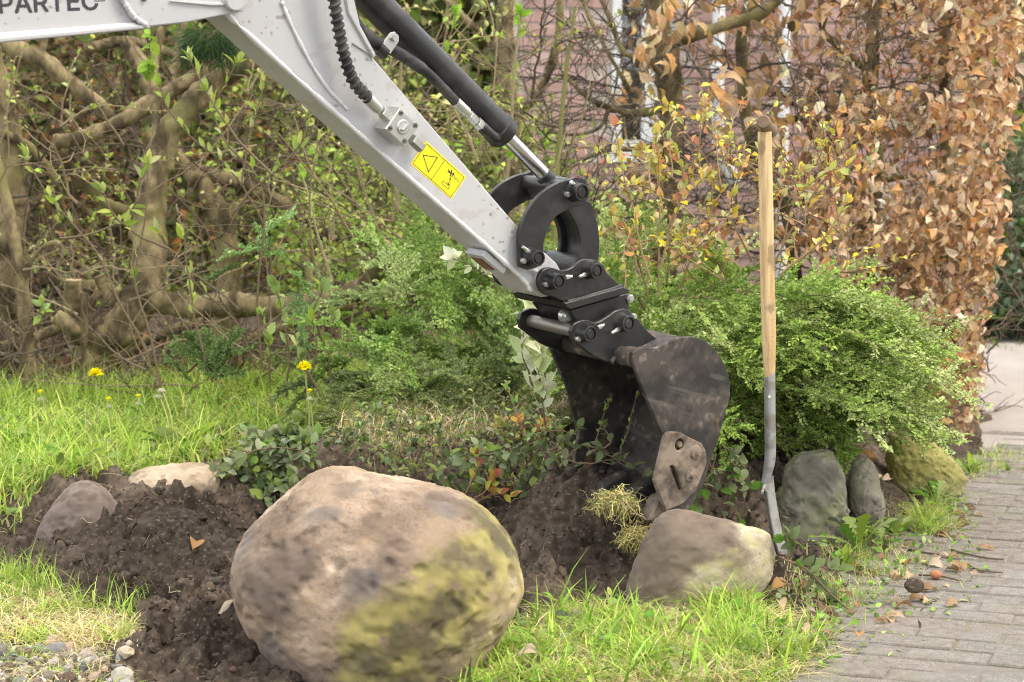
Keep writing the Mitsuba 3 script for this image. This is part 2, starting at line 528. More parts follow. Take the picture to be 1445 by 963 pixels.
mat('paver', paver_c, .85, specular=.25)
mat('joint', lambda p, n, uv: mix(mix((.11, .095, .082), (.19, .17, .15), fbm(p.x * 40, p.y * 40, 0)), (.14, .15, .07), smoothstep(.56, .7, fbm(p.x * 5, p.y * 5, 3, 3))), .95)
mat('far_paving', lambda p, n, uv: mix((.24, .215, .195), (.33, .305, .285), fbm(p.x * 6, p.y * 6, 0, 4)), .85)
mat('brick', lambda p, n, uv: mix(mix((.30, .175, .155), (.44, .30, .27), fbm(p.x * 12, p.y, p.z * 30, 3)), (.50, .41, .385), smoothstep(.5, .75, fbm(p.x * 3, p.y, p.z * 8 + 3, 3)) * .5), .85)
mat('mortar', (.42, .37, .33), .9)
mat('white_paint', (.60, .61, .63), .4)
mat('lawn_ground', lambda p, n, uv: mix((.075, .10, .03), (.13, .17, .05), fbm(p.x * 4, p.y * 4, 0, 4)), .95)
scene['pane'] = {'type': 'thindielectric'}
mat('room', (.10, .105, .115), .8)

# ------------------------------------------------------------------ the setting: ground, pavement
def grid(xs, ys, zfun):
    X, Y = np.meshgrid(xs, ys)
    Z = zfun(X.ravel(), Y.ravel())
    n = len(xs)
    i, j = np.meshgrid(np.arange(len(ys) - 1), np.arange(n - 1), indexing='ij')
    a = i * n + j
    q = np.stack([a, a + 1, a + n + 1, a + n], -1).reshape(-1, 4)
    return trimesh.Trimesh(np.stack([X.ravel(), Y.ravel(), Z], 1), np.vstack([q[:, [0, 1, 2]], q[:, [0, 2, 3]]]), process=False)


def soil_z(x, y):
    z = zt(x, y)
    m = sstep(-.05, .06, signed(SOIL, x, y) + .08 * (nz(x, y, 9, 3) - .5))
    P = np.stack([x, y, np.zeros_like(x)], -1)
    warp = .03 * np.stack([nz(x, y, 14, 31) - .5, nz(x, y, 14, 32) - .5, np.zeros_like(x)], -1)
    rid = lambda f, s, o=3: 1 - np.abs(2 * meshkit.fbm((P + warp) * f, o, s) - 1)
    cl = .10 * (rid(5, 11) - .72) + .085 * (rid(12, 12) - .72) + .042 * (rid(30, 13, 2) - .65) + .020 * (meshkit.noise(P * 70, 4) - .5)
    cl += .035 * sstep(.56, .72, meshkit.fbm(P * 17, 2, 77))
    small = .012 * (nz(x, y, 30, 6) - .5) * sstep(0, .1, -pave_dist(x, y) + .15)
    return z + m * cl + small


xs = np.unique(np.concatenate([np.linspace(-40, -8, 17), np.linspace(-8, -1.5, 50), np.arange(-1.5, 1.2, .0095), np.linspace(1.2, 6, 50), np.linspace(6, 40, 18)]))
ys = np.unique(np.concatenate([np.linspace(-3, 4.5, 30), np.arange(4.5, 6.9, .0095), np.linspace(6.9, 13, 100), np.linspace(13, 60, 24)]))
tag(put('ground', grid(xs, ys, soil_z), 'soil', smooth=True), kind='structure')

# pavement: a bed of joint sand, pavers one by one where the picture still shows them, the rest of them joined beyond
PU = np.array([.94, -.342]); PU = PU / np.linalg.norm(PU)
PV = np.array([-PU[1], PU[0]])


def strip(x0, side, y0, y1, z, n=40, over=0.0):
    t = np.linspace(y0, y1, n)
    ex = pave_edge(t) - over
    v = np.vstack([np.stack([ex, t, np.full(n, z)], 1), np.stack([np.full(n, side), t, np.full(n, z)], 1)])
    j = np.arange(n - 1)
    q = np.stack([j, n + j, n + j + 1, j + 1], 1)
    return trimesh.Trimesh(v, np.vstack([q[:, [0, 1, 2]], q[:, [0, 2, 3]]]), process=False)


pave = put('pavement', strip(0, 9, 2.5, 11.0, -.0045), 'joint')
tag(pave, kind='structure')
tag(put('far_path', strip(0, 12, 7.9, 11.6, -.003, over=-.03), 'far_paving'), kind='structure')
far_lawn = grid(np.linspace(-14, 14, 30), np.linspace(11.0, 30, 20), lambda x, y: .045 + .14 * sstep(2.9, 2.0, x))
tag(put('far_lawn', far_lawn, 'lawn_ground', smooth=True), kind='structure')


def paver_mesh(r):
    L, W, b = .0985, .0483, .004
    s = L - r.uniform(0, .003), W - r.uniform(0, .002)
    top, mid = r.uniform(-.001, .001, 4), .004
    cx = np.array([[-1, -1], [1, -1], [1, 1], [-1, 1]], float)
    rings = [np.hstack([cx * s, np.full((4, 1), -.05)]), np.hstack([cx * s, np.full((4, 1), -mid)]), np.hstack([cx * (np.array(s) - b), top[:, None]])]
    v = np.vstack(rings)
    f = []
    for k in range(2):
        for j in range(4):
            a, c = k * 4 + j, k * 4 + (j + 1) % 4
            f += [(a, c, c + 4), (a, c + 4, a + 4)]
    f += [(8, 9, 10), (8, 10, 11)]
    return trimesh.Trimesh(v, np.array(f), process=False)


pr = np.random.default_rng(3)
pm = [paver_mesh(pr) for _ in range(6)]
pplys = [mikit.ply(m, 'paver') for m in pm]
cells = []
for row in range(-40, 90):
    for col in range(-20, 40):
        c = PAVE0 + PU * (col + .5 * (row % 2)) * .2 + PV * row * .1
        pd = float(pave_dist(*c))
        if pd > .02 and 4.3 < c[1] < 8.3 and c[0] < .262 * c[1] + .2:
            cells.append((c[1] * 1.0 + abs(c[0]) * .1, c, pd))
cells.sort(key=lambda t: t[0])
stuffp = MB()
for k, (_, c, pd) in enumerate(cells):
    a = math.atan2(PU[1], PU[0]) + pr.normal(0, .012)
    m = np.eye(4)
    m[:2, :2] = [[math.cos(a), -math.sin(a)], [math.sin(a), math.cos(a)]]
    m[:3, 3] = [*(c + pr.normal(0, .0015, 2)), pr.normal(-.001, .0018)]
    m[2, 0], m[2, 1] = pr.normal(0, .007, 2)
    if k < 300 and c[1] < 6.7:
        put_copy('paver', pplys[k % 6], pave, m)
    else:
        q = pm[k % 6].copy(); q.apply_transform(m); stuffp.mesh(q)
put('far_pavers', stuffp, 'paver', pave, kind='stuff')

# ------------------------------------------------------------------ excavator arm (one machine): built in its own plane
YAW, ROLL = math.radians(38), math.radians(3)
NRM = np.array([math.sin(YAW) * math.cos(ROLL), -math.cos(YAW) * math.cos(ROLL), -math.sin(ROLL)])
E1 = np.array([math.cos(YAW), math.sin(YAW), 0])
E2 = np.cross(NRM, E1)
ORG = at(785, 395, 5.6)
ARM = np.eye(4)
ARM[:3, 0], ARM[:3, 1], ARM[:3, 2], ARM[:3, 3] = E1, E2, NRM, ORG
WD = .13                                       # width of the dipper


def A(px, py, off=0.0):
    """In-plane (u, v) of a point of the arm measured on the plane 'off' metres towards the viewer's side."""
    d = ray(px, py)
    P = EYE + d * (((ORG - EYE) @ NRM + off) / (d @ NRM)) - ORG
    return np.array([P @ E1, P @ E2])


def AA(pts, off=0.0):
    return np.array([A(*p, off) for p in pts])


arm = thing('excavator_arm', 'light grey excavator arm with black bucket digging beside the boulders', 'excavator')


def part(name, mesh, bsdf, parent=arm, smooth=30, label=None, kind=None):
    if isinstance(mesh, list):
        mesh = trimesh.util.concatenate([m if isinstance(m, trimesh.Trimesh) else trimesh.Trimesh(*m, process=False) for m in mesh])
    return put(name, mesh, bsdf, parent, smooth=smooth, m=ARM, label=label, kind=kind)


def line3(px_pts, off):
    offs = np.broadcast_to(off, (len(px_pts),))
    return np.array([[*A(*p, o), o] for p, o in zip(px_pts, offs)])


def fillet(pts, off, size, parent, below=0):
    """A raised weld bead that runs along a seam."""
    p = spl(line3(pts, off), 60)
    r = np.random.default_rng(len(pts))
    return part('weld', [tube(p, size * (1 + .18 * r.normal(size=60)), 7)], 'weld_paint', parent, smooth=True)


mid = -WD / 2
# boom
bo = .02
boom = part('boom', bevel_extrude(AA([(-90, -90), (188, -90), (200, 34), (-90, 60)], bo), bo - WD - .04, bo, .004), 'arm_paint')
part('bottom_plate', bevel_extrude(AA([(-90, 60.5), (206, 33), (209, 40), (-90, 69)], bo), bo - WD - .055, bo + .014, .003), 'arm_paint', boom)
part('seam_weld', [tube(spl(line3([(-90, 59), (60, 47.5), (190, 36.5)], bo + .004), 50), .0075, 8)], 'weld_paint', boom, smooth=True)
fork = AA([(166, -60), (178, 8), (206, 37), (262, 33), (347, 18)] + [tuple(q) for q in (333 + 14 * np.cos(a) for a in ())], bo + .012)
for o0 in (bo + .001, mid * 2 - bo - .014):
    ol = AA([(160, -70), (172, 0), (186, 26), (208, 38.5), (262, 32.5), (343, 16.5), (350, 5), (345, -12), (318, -24), (290, -70)], bo + .012)
    part('fork_plate', bevel_extrude(ol, o0, o0 + .012, .003), 'arm_paint', boom)
fillet([(166, -20), (176, 4), (190, 24), (207, 36)], bo + .013, .006, boom)
part('pin_cover', lathe([(0, bo + .03), (.022, bo + .03), (.0245, bo + .027), (.0245, bo)], A(333, 0, bo + .03)), 'arm_paint', boom)
part('rib', bevel_extrude(AA([(241, 2), (330, 5), (330, 8), (300, 9)], bo + .02), bo + .012, bo + .02, .002), 'arm_paint', boom)
part('bolt', lathe([(0, bo + .02), (.006, bo + .02), (.006, bo)], A(198, -2, bo), 6), 'dark_lettering', boom)
# lettering on the boom
tm = meshkit.text_mesh('PARTEC', 1.0, .03, bold=True)
tv = np.array(tm.vertices)
tv[:, 0] = (tv[:, 0] - tv[:, 0].min()) / np.ptp(tv[:, 0])
b0, b1, h0 = A(-1, 19, bo), A(139, 13.5, bo), A(-3, -7.5, bo)
uvt = b0 + tv[:, :1] * (b1 - b0) + np.clip(tv[:, 1:2], -.05, 1.05) * (h0 - b0)
tm.vertices = np.hstack([uvt, bo + .0004 + tv[:, 2:3] * .02])
part('lettering', tm, 'dark_lettering', boom, smooth=False, label='dark capital letters on the boom')
part('lettering', bevel_extrude(AA([(133, 1), (148, .4), (148, 2), (133, 2.6)], bo), bo + .0003, bo + .001, .0002), 'dark_lettering', boom, smooth=False)

# dipper
dip_px = [(320, 20), (525, 204), (730, 386), (752, 412), (766, 420), (788, 416), (801, 398), (786, 372), (735, 325), (527, 82), (505, 38), (480, -70), (380, -130), (300, -70), (302, 2)]
dipper = part('dipper', bevel_extrude(AA(dip_px), -WD, 0, .004), 'arm_paint')
part('stiffener_plate', bevel_extrude(AA([(394, -60), (397, 0), (432, 78), (462, 125), (497, 62), (524, 79), (504, 40), (478, -60)], .004), .0005, .005, .002), 'arm_paint', dipper)
part('stiffener_plate', bevel_extrude(AA([(474, -60), (490, 20), (525, 82), (530, 79), (507, 36), (482, -66)], .006), .0005, .012, .003), 'arm_paint', dipper)
fillet([(319, 20), (420, 112), (525, 205), (628, 296), (727, 384), (750, 411)], -.003, .0062, dipper)
fillet([(397, 2), (414, 42), (440, 92), (463, 126), (476, 140), (490, 155)], .003, .0042, dipper)
fillet([(735, 326), (733, 345), (738, 365), (745, 377), (757, 384)], .002, .006, dipper)
rf = AA([(676, 360), (690, 359), (714, 381), (704, 384)], 0)
part('bracket', bevel_extrude(AA([(677, 361), (684, 354), (714, 379), (708, 387)], -.02), -.085, -.012, .002), 'arm_paint', dipper)
lo, hi = A(680, 362, -.02), A(709, 387, -.02)
dd = unit(hi - lo); nn = np.array([-dd[1], dd[0]]) * -1
part('reflector', bevel_extrude(np.array([lo + dd * .010, hi - dd * .020, hi - dd * .020 + nn * .004, lo + dd * .010 + nn * .004]), -.075, -.03, .002), 'amber', dipper)

# warning label
lab = part('warning_label', bevel_extrude(AA([(601, 199.5), (657.5, 250), (636.5, 281), (579, 231.5)]), .0004, .0011, .0003), 'yellow_print', smooth=False, label='yellow warning label with triangle and pictogram')
c00, c10, c01 = A(601, 199.5), A(657.5, 250), A(579, 231.5)
eu, ev = c10 - c00, c01 - c00


def label_line(pts, w, closed=False):
    q = [c00 + eu * a + ev * b for a, b in pts]
    g = LineString(q + ([q[0]] if closed else [])).buffer(w, cap_style=3, join_style=2)
    return bevel_extrude(np.array(g.exterior.coords)[:-1], .0012, .0017, .0001, [np.array(h.coords)[:-1] for h in g.interiors])


s = .0008
part('border', [label_line([(.03, .06), (.97, .06), (.97, .94), (.03, .94)], s, True), label_line([(.485, .06), (.485, .94)], s)], 'black_print', lab, smooth=False)
part('triangle', label_line([(.085, .38), (.27, .15), (.40, .67)][:0] or [(.10, .46), (.34, .17), (.36, .80)], .0011, True), 'black_print', lab, smooth=False)
pic = [label_line([(.675, .69), (.83, .66), (.845, .785), (.685, .79)], s, True), label_line([(.765, .42), (.80, .66)], s), label_line([(.745, .50), (.765, .42), (.80, .47)], s), label_line([(.765, .61), (.80, .66), (.83, .58)], s),
       label_line([(.66, .30), (.78, .24)], .0016), label_line([(.70, .18), (.74, .36)], .0018), label_line([(.76, .18), (.77, .34)], .0012), label_line([(.80, .27), (.93, .30)], .0007), label_line([(.80, .33), (.92, .36)], .0007), label_line([(.64, .24), (.68, .26)], .0012)]
part('pictogram', pic, 'black_print', lab, smooth=False)

# shut-off valve block on the dipper
vo = .052
vb = part('valve_block', bevel_extrude(AA([(565, 152), (591.5, 178), (571, 207.5), (544, 182.5)], vo), .003, vo, .0025), 'zinc')
for q in ((565.5, 160), (586, 177.5), (570.5, 199.5), (550.5, 181.5)):
    cc = A(*q, vo)
    part('bolt', [lathe([(.0062, vo), (.0062, vo + .0012), (.005, vo + .0012), (.005, vo - .0005)], cc, 16), lathe([(0, vo + .002), (.0032, vo + .002), (.0036, vo + .001), (.0036, vo)], cc, 6)], 'dark_lettering', vb)
cc = A(568.5, 179.5, vo)
part('spindle', lathe([(0, vo + .004), (.0155, vo + .004), (.0175, vo + .002), (.0175, vo)], cc), 'zinc', vb)
part('handle', bevel_extrude(np.array([cc + (-.009, -.005), cc + (-.005, -.009), cc + (.009, .005), cc + (.005, .009)]), vo + .004, vo + .013, .001), 'zinc', vb)


def axis_lathe(p0, p1, prof, sides=20):
    """Profile (radius, fraction along) turned about the segment p0-p1 (arm coordinates)."""
    p0, p1 = np.asarray(p0, float), np.asarray(p1, float)
    d = p1 - p0
    L = np.linalg.norm(d)
    z = d / L
    x = unit(np.cross(z, [0, 0, 1] if abs(z[2]) < .9 else [1, 0, 0]))
    y = np.cross(z, x)
    m = lathe([(r, t * L) for r, t in prof], (0, 0), sides)
    m.vertices = p0 + np.asarray(m.vertices) @ np.stack([x, y, z])
    return m


def P3(px, py, off):
    return np.array([*A(px, py, off), off])


def hexnut(p0, p1, r):
    return axis_lathe(p0, p1, [(0, 0), (r * .9, 0), (r, .12), (r, .88), (r * .9, 1), (0, 1)], 6)


fo = .03
hose = part('hydraulic_hose', [tube(spl(line3([(466, -90), (468, -30), (474, 18), (484, 72), (497, 112), (513, 132), (524, 143)], [.06, .055, .05, .045, .04, .034, .03]), 80), .0105, 14)], 'rubber', smooth=True)
hp = spl(line3([(466, -90), (468, -30), (474, 18), (484, 72), (497, 112), (513, 132), (520, 139)], [.06, .055, .05, .045, .04, .034, .03]), 700)
tt = unit(np.gradient(hp, axis=0)); aa = unit(np.cross(tt, [0, 0, 1.])); bb = np.cross(tt, aa)
sl = np.concatenate([[0], np.cumsum(np.linalg.norm(np.diff(hp, axis=0), axis=1))])
ph = sl / .0175 * 2 * np.pi
part('spiral_guard', [tube(hp + .0108 * (np.cos(ph)[:, None] * aa + np.sin(ph)[:, None] * bb), .0052, 6)], 'rubber', hose, smooth=True)
part('fitting', [axis_lathe(P3(517, 136, fo), P3(536, 156, fo), [(0, 0), (.0135, 0), (.0145, .1), (.0145, .75), (.010, 1), (0, 1)])], 'zinc', hose)
part('nut', [hexnut(P3(538, 157, fo), P3(551, 169, fo), .0145)], 'zinc', hose)
part('nut', [hexnut(P3(581, 196, fo), P3(595, 209, fo), .0145)], 'zinc', vb)

# cylinder, rod, second hose
co = mid
ax0, ax1 = P3(455, -80, co), P3(705, 178, co)
barrel_r = np.linalg.norm(A(727, 175, co) - A(697, 205, co)) / 2
ax1 = P3(712, 190, co)
ax0 = np.array([*(A(524, 0, co) + (A(524, 0, co) - ax1[:2]) * .45), co])
cyl = part('hydraulic_cylinder', [axis_lathe(ax0, ax1, [(0, 0), (barrel_r * .94, 0), (barrel_r * .94, .955), (barrel_r * 1.03, .96), (barrel_r * 1.03, .993), (barrel_r * .97, 1), (0, 1)], 40)], 'black_paint')
rod_end = P3(783, 264, co)
rd = unit(ax1 - ax0)
part('rod', [axis_lathe(ax1, ax1 + rd * (np.dot(rod_end - ax1, rd) - .05), [(.0185, 0), (.0185, .96), (.017, 1), (0, 1)], 28)], 'chrome', cyl)
part('rod_eye', [axis_lathe(rod_end - rd * .055, rod_end, [(0, 0), (.02, 0), (.022, .2), (.024, 1)], 24), lathe([(0, co + .03), (.03, co + .03), (.03, co - .03), (0, co - .03)], rod_end[:2])], 'black_paint', cyl)
h2 = part('cylinder_hose', [tube(spl(line3([(530, -60), (497, -12), (494, 10), (503, 35), (527, 58), (560, 74), (598, 99), (628, 128), (644, 145)], [mid, mid + .03, mid + .05, mid + .055, mid + .055, mid + .05, mid + .05, mid + .05, mid + .05]), 70), [.0145] * 52 + [.0125] * 18, 14)], 'rubber', smooth=True)
ho = mid + .05
part('fitting', [axis_lathe(P3(642, 143, ho), P3(662, 162, ho), [(0, 0), (.012, 0), (.0132, .1), (.0132, .8), (.009, 1), (0, 1)])], 'zinc', h2)
part('nut', [hexnut(P3(662, 162, ho), P3(672, 172, ho), .0125), hexnut(P3(673, 172.5, ho), P3(681, 180, ho), .0145)], 'zinc', h2)
part('elbow', [tube(spl([P3(679, 178, ho), P3(688, 187, ho), P3(697, 194, ho - .012), P3(702, 194, ho - .04)], 16), .0145, 14)], 'black_paint', h2, smooth=True)
cl = A(552, 56, mid + .06)
part('clamp', [bevel_extrude(np.array([cl + unit(rd[:2]) * a + np.array([-rd[1], rd[0]]) * b for a, b in ((-.016, -.03), (.016, -.03), (.016, .008), (.008, .017), (-.008, .017), (-.016, .008))]), mid + .062, mid + .068, .001)], 'zinc', cyl)
part('clamp_bolt', [lathe([(0, mid + .077), (.008, mid + .077), (.009, mid + .074), (.009, mid + .066)], cl + (.001, .004), 6)], 'zinc', cyl)
part('clamp_band', [axis_lathe(P3(531, 66, mid + .055), P3(543, 74, mid + .052), [(0, 0), (.0175, 0), (.0175, 1), (0, 1)])], 'black_paint', cyl)

# linkage: pins with their bosses
def boss(parent, px, py, off, r, base, with_fit=None, head=None):
    """A pin's end: a short tube on the plate at 'base', its rim, and the pin in it; grease nipple and lock bolt beside it."""
    c = A(px, py, off)
    h = off - base
    b = part('pin_boss', lathe([(r * 1.22, base), (r * 1.05, base + h * .25), (r, base + h * .5), (r, off - .002), (r * .94, off), (r * .76, off), (r * .74, off - .005), (0, off - .005)], c), 'black_paint', parent)
    part('pin', lathe([(0, off - .001), (r * .50, off - .001), (r * .58, off - .003), (r * .58, off - .008)], c), 'black_paint', parent)
    for q in ([with_fit] if with_fit else []):
        f0, f1 = P3(*q[0], base + .010), P3(*q[1], base + .012)
        part('grease_nipple', [hexnut(f0, f0 + (f1 - f0) * .45, .0062), axis_lathe(f0 + (f1 - f0) * .4, f1, [(.0048, 0), (.0048, .5), (.0036, .7), (.0042, .9), (0, 1)], 14)], 'zinc', parent)
    if head:
        part('lock_bolt', lathe([(0, base + .012), (.006, base + .012), (.0072, base + .009), (.0072, base)], A(*head, base + .012), 8), 'zinc', parent)
    return b


lo_ = .018
left_px = np.vstack([spl([(733, 377), (732.5, 355), (733, 327), (745, 297), (765, 272), (788, 258), (806, 253)], 40), spl([(812, 250), (826, 254), (832, 272), (825, 288), (807, 293)], 16),
                     spl([(803, 295), (783, 308), (772, 327), (767.5, 347), (768, 362)], 30), spl([(768, 370), (757, 378), (745, 381)], 8)])
for o0, nm in ((lo_, 'near'), (-WD - lo_ - .012 + .0, 'far')):
    o1 = o0 + .012
    lk = part('curved_link', bevel_extrude(AA(left_px, lo_ + .012), o0, o1, .0018), 'black_paint', label='black curved link plate at the end of the piston rod' if nm == 'near' else None)
    if nm == 'near':
        boss(lk, 822, 272, lo_ + .012 + .034, .0225, lo_ + .012, ((805, 257), (812, 262)), (803, 275))
        boss(lk, 760.5, 365, lo_ + .012 + .034, .0205, lo_ + .012, ((748, 357), (737, 348)), (741, 369))
part('link_pin', [axis_lathe(P3(800, 266, lo_), np.array([*A(800, 266, lo_), -WD - lo_]), [(0, 0), (.019, 0), (.019, 1), (0, 1)])], 'black_paint')
part('link_pin', [axis_lathe(np.array([*A(760.5, 365, .06), .04]), np.array([*A(760.5, 365, .06), -WD - lo_ - .04]), [(0, 0), (.017, 0), (.017, 1), (0, 1)])], 'black_paint')
topc = A(822, 272, .06)
part('tip_sensor', bevel_extrude(AA([(813, 247), (820, 249), (818, 253), (811, 251)], 0), -.025, .005, .002), 'amber', label='small amber tag above the top pin')
# the bucket link: a curved casting between the link plates and the coupler
ro = -.018
lw = WD - .02
right_px = np.vstack([spl([(812, 283), (833, 285), (843, 313), (846.5, 337), (845.5, 366), (840, 384)], 30), spl([(826, 386), (817, 364), (818.5, 343), (814, 320), (800, 295)], 24)])
rl = part('bucket_link', bevel_extrude(AA(right_px, ro), ro - .014, ro, .003), 'black_paint', label='black curved casting between link pin and coupler')
part('side_plate', bevel_extrude(AA(right_px, ro), -lw, -lw + .014, .003), 'black_paint', rl)
web_px = np.vstack([spl([(822, 284), (832, 313), (836, 337), (835, 366), (830, 384)], 24), spl([(820, 386), (824, 364), (826, 343), (822, 320), (806, 292)], 24)])
part('web', bevel_extrude(AA(web_px, ro), -lw + .015, ro - .015, .003), 'black_paint', rl)
part('hub', [lathe([(.012, .0), (.032, .0), (.034, -.005), (.034, -WD + .005), (.032, -WD), (.012, -WD)], A(842, 383, .055))], 'black_paint', rl)
part('hub', [lathe([(.012, .002), (.030, .002), (.032, -.003), (.032, -WD + .003), (.030, -WD - .002), (.012, -WD - .002)], A(822, 272, .055))], 'black_paint', rl)

# coupler: two upper cheek plates, flange, lower block
ko = .018
cheek_px = np.vstack([spl([(763, 411), (760, 396), (766, 382), (778, 378), (793, 382), (807, 378), (819, 368), (835, 366), (850, 373), (856, 384)], 50), [(878, 406)], [(800, 429)], spl([(786, 421), (770, 416)], 4)])
coup = part('coupler', bevel_extrude(AA(cheek_px, ko + .014), ko, ko + .014, .002), 'black_paint', label='black quick coupler above the bucket')
part('cheek', bevel_extrude(AA(cheek_px, ko + .014), -WD - ko - .014, -WD - ko, .002), 'black_paint', coup)
boss(coup, 789.5, 398, ko + .014 + .034, .0205, ko + .014, ((798, 392), (808, 390)), (773, 402))
boss(coup, 843, 383, ko + .014 + .034, .0205, ko + .014, ((828, 387), (816, 391)))
fl_px = [(797, 428), (879, 405), (888.5, 408), (889, 413.5), (806, 437.5), (801, 436)]
part('flange', bevel_extrude(AA(fl_px, ko + .026), -WD - ko - .026, ko + .026, .003), 'black_paint', coup)
part('weld', [tube(spl(line3([(800, 426), (830, 418), (878, 403.5)], ko + .017), 40), .0055, 8)], 'black_paint', coup, smooth=True)
bk = AA([(803, 438), (888, 413), (888, 438), (880, 462), (848, 472), (818, 460)], .012)
block = part('lower_block', bevel_extrude(bk, -WD - .012, .012, .003), 'black_paint', coup)
part('block_bolt', lathe([(0, .020), (.008, .020), (.010, .017), (.0125, .017), (.0125, .012)], A(890, 421, .012) + (-.004, 0), 6), 'zinc', block)
part('block_bolt', [axis_lathe(np.array([*A(798, 446, -.02), -.03]), np.array([*A(798, 446, -.02), -.005]), [(0, 0), (.017, 0), (.017, .6), (.012, .65), (.012, 1), (0, 1)], 20)], 'zinc', block)

# bucket
nb, fb = .112, -WD - .112
plate_px = np.vstack([[(893, 509)], spl([(893.5, 498), (900, 493), (911, 490.5), (927, 491), (946, 481.5), (965, 476), (985, 477), (1004, 488), (1020, 509), (1029, 533), (1030.5, 559), (1023, 588), (1014, 620), (1004, 649), (994, 681), (978, 712)], 70),
                      [(972, 719), (944, 724)], [(928, 690), (936, 640), (936, 617)], spl([(936, 617), (914, 565), (901, 533), (893, 511)], 14)[1:-1]])
buck = part('bucket', bevel_extrude(AA(plate_px, nb), nb - .012, nb, .002), 'bucket_steel', label='dusty black digging bucket with its open side to the left')
part('side_plate', bevel_extrude(AA(plate_px, nb), fb, fb + .012, .002), 'bucket_steel', buck)
shell = AA(spl([(896, 497), (911, 494), (927, 494.5), (946, 485), (965, 479.5), (985, 480.5), (1002, 491), (1017, 511), (1026, 534), (1027.5, 559), (1020, 588), (1011, 619), (1001, 648), (991, 680), (976, 708), (948, 722)], 70), nb)
tg = unit(np.gradient(shell, axis=0)); inn = np.stack([tg[:, 1], -tg[:, 0]], 1)
part('back_shell', bevel_extrude(np.vstack([shell, (shell + inn * .010)[::-1]]), fb + .0125, nb - .0125, .001), 'bucket_steel', buck)
lipc = A(899, 507, nb)
part('lip_tube', lathe([(0, fb + .0128), (.0235, fb + .0128), (.0235, nb - .0128), (0, nb - .0128)], lipc), 'bucket_steel', buck)
part('cutting_edge', bevel_extrude(np.vstack([AA([(985, 690), (976, 712), (942, 728), (946, 719)], nb)]), fb + .0135, nb - .0135, .002), 'bucket_steel', buck)
part('wear_strip', bevel_extrude(AA([(930, 640), (936, 638), (920, 560), (905, 533), (899, 534), (912, 566)], nb), fb + .013, fb + .019, .001), 'bucket_steel', buck)
tooth_px = [(962, 690), (972, 706), (958, 722), (922, 738), (918, 736), (932, 706)]
for k, w in enumerate((nb - .03, nb - .135, nb - .24, nb - .335)):
    tp = AA(tooth_px, nb)
    part('tooth', bevel_extrude(tp, w - .022, w + .022, .006), 'muddy_steel' if k == 0 else 'bucket_steel', buck)
cut_px = np.vstack([spl([(938, 620), (942, 612), (952, 609.5), (962, 611)], 10), [(972, 617), (991, 626)], spl([(991, 627), (997, 638), (998, 655)], 6)[1:], [(984, 690), (965, 711), (940, 722), (924.5, 679)]])
hole = circle(A(960, 628, nb + .016), .0165)
slot = AA([(945.5, 659), (949.5, 657), (953, 660), (961.5, 691), (959, 693)], nb + .016)
sc_ = part('side_cutter', bevel_extrude(AA(cut_px, nb + .016), nb + .0005, nb + .016, .003, [hole, slot]), 'muddy_steel', buck, label='muddy bolted side cutter plate')
part('bolt', lathe([(0, nb + .012), (.007, nb + .011), (.010, nb + .006), (.010, nb)], A(960, 627.5, nb + .01), 8), 'muddy_steel', sc_)
for q in ((983, 639), (975, 671)):
    part('bolt', lathe([(0, nb + .034), (.006, nb + .033), (.009, nb + .024), (.017, nb + .022), (.019, nb + .018), (.021, nb + .0155)], A(*q, nb + .02), 18), 'muddy_steel', sc_)
eo = ko + .016
ear_px = np.vstack([[(808, 480)], spl([(806, 468), (809, 459), (818, 453.5), (829, 452), (841, 455.5), (856, 448), (869, 439), (884, 436.5), (896, 445), (904, 456)], 50), [(918, 471), (932, 482), (930, 490), (900, 500), (884, 514), (868, 516), (838, 503)]])
ear = part('ear', bevel_extrude(AA(ear_px, eo + .014), eo, eo + .014, .002), 'black_paint', buck)
part('ear', bevel_extrude(AA(ear_px, eo + .014), -WD - eo - .014, -WD - eo, .002), 'black_paint', buck)
boss(ear, 834, 472, eo + .014 + .032, .0215, eo + .014, ((844, 463), (853, 458)), (818, 479))
boss(ear, 888, 457.5, eo + .014 + .032, .0215, eo + .014, ((874, 464), (862, 471)), (897, 447))
for q in ((834, 472), (888, 457.5)):
    c = A(*q, eo + .046)
    part('bucket_pin', [axis_lathe([*c, eo + .005], [*c, -WD - eo - .03], [(0, 0), (.0165, 0), (.0165, 1), (0, 1)])], 'worn_steel', buck)
part('weld', [tube(spl(line3([(862, 512), (872, 503), (905, 492), (930, 484)], eo + .016), 30), .007, 8)], 'bucket_steel', buck, smooth=True)

# ------------------------------------------------------------------ brick house behind the hedge
HY = 11.6
house = thing('brick_house', 'pale red brick house wall seen through the bare branches', 'house')


def boxm(x0, x1, y0, y1, z0, z1):
    m = trimesh.creation.box((x1 - x0, y1 - y0, z1 - z0))
    m.apply_translation(((x0 + x1) / 2, (y0 + y1) / 2, (z0 + z1) / 2))
    return m


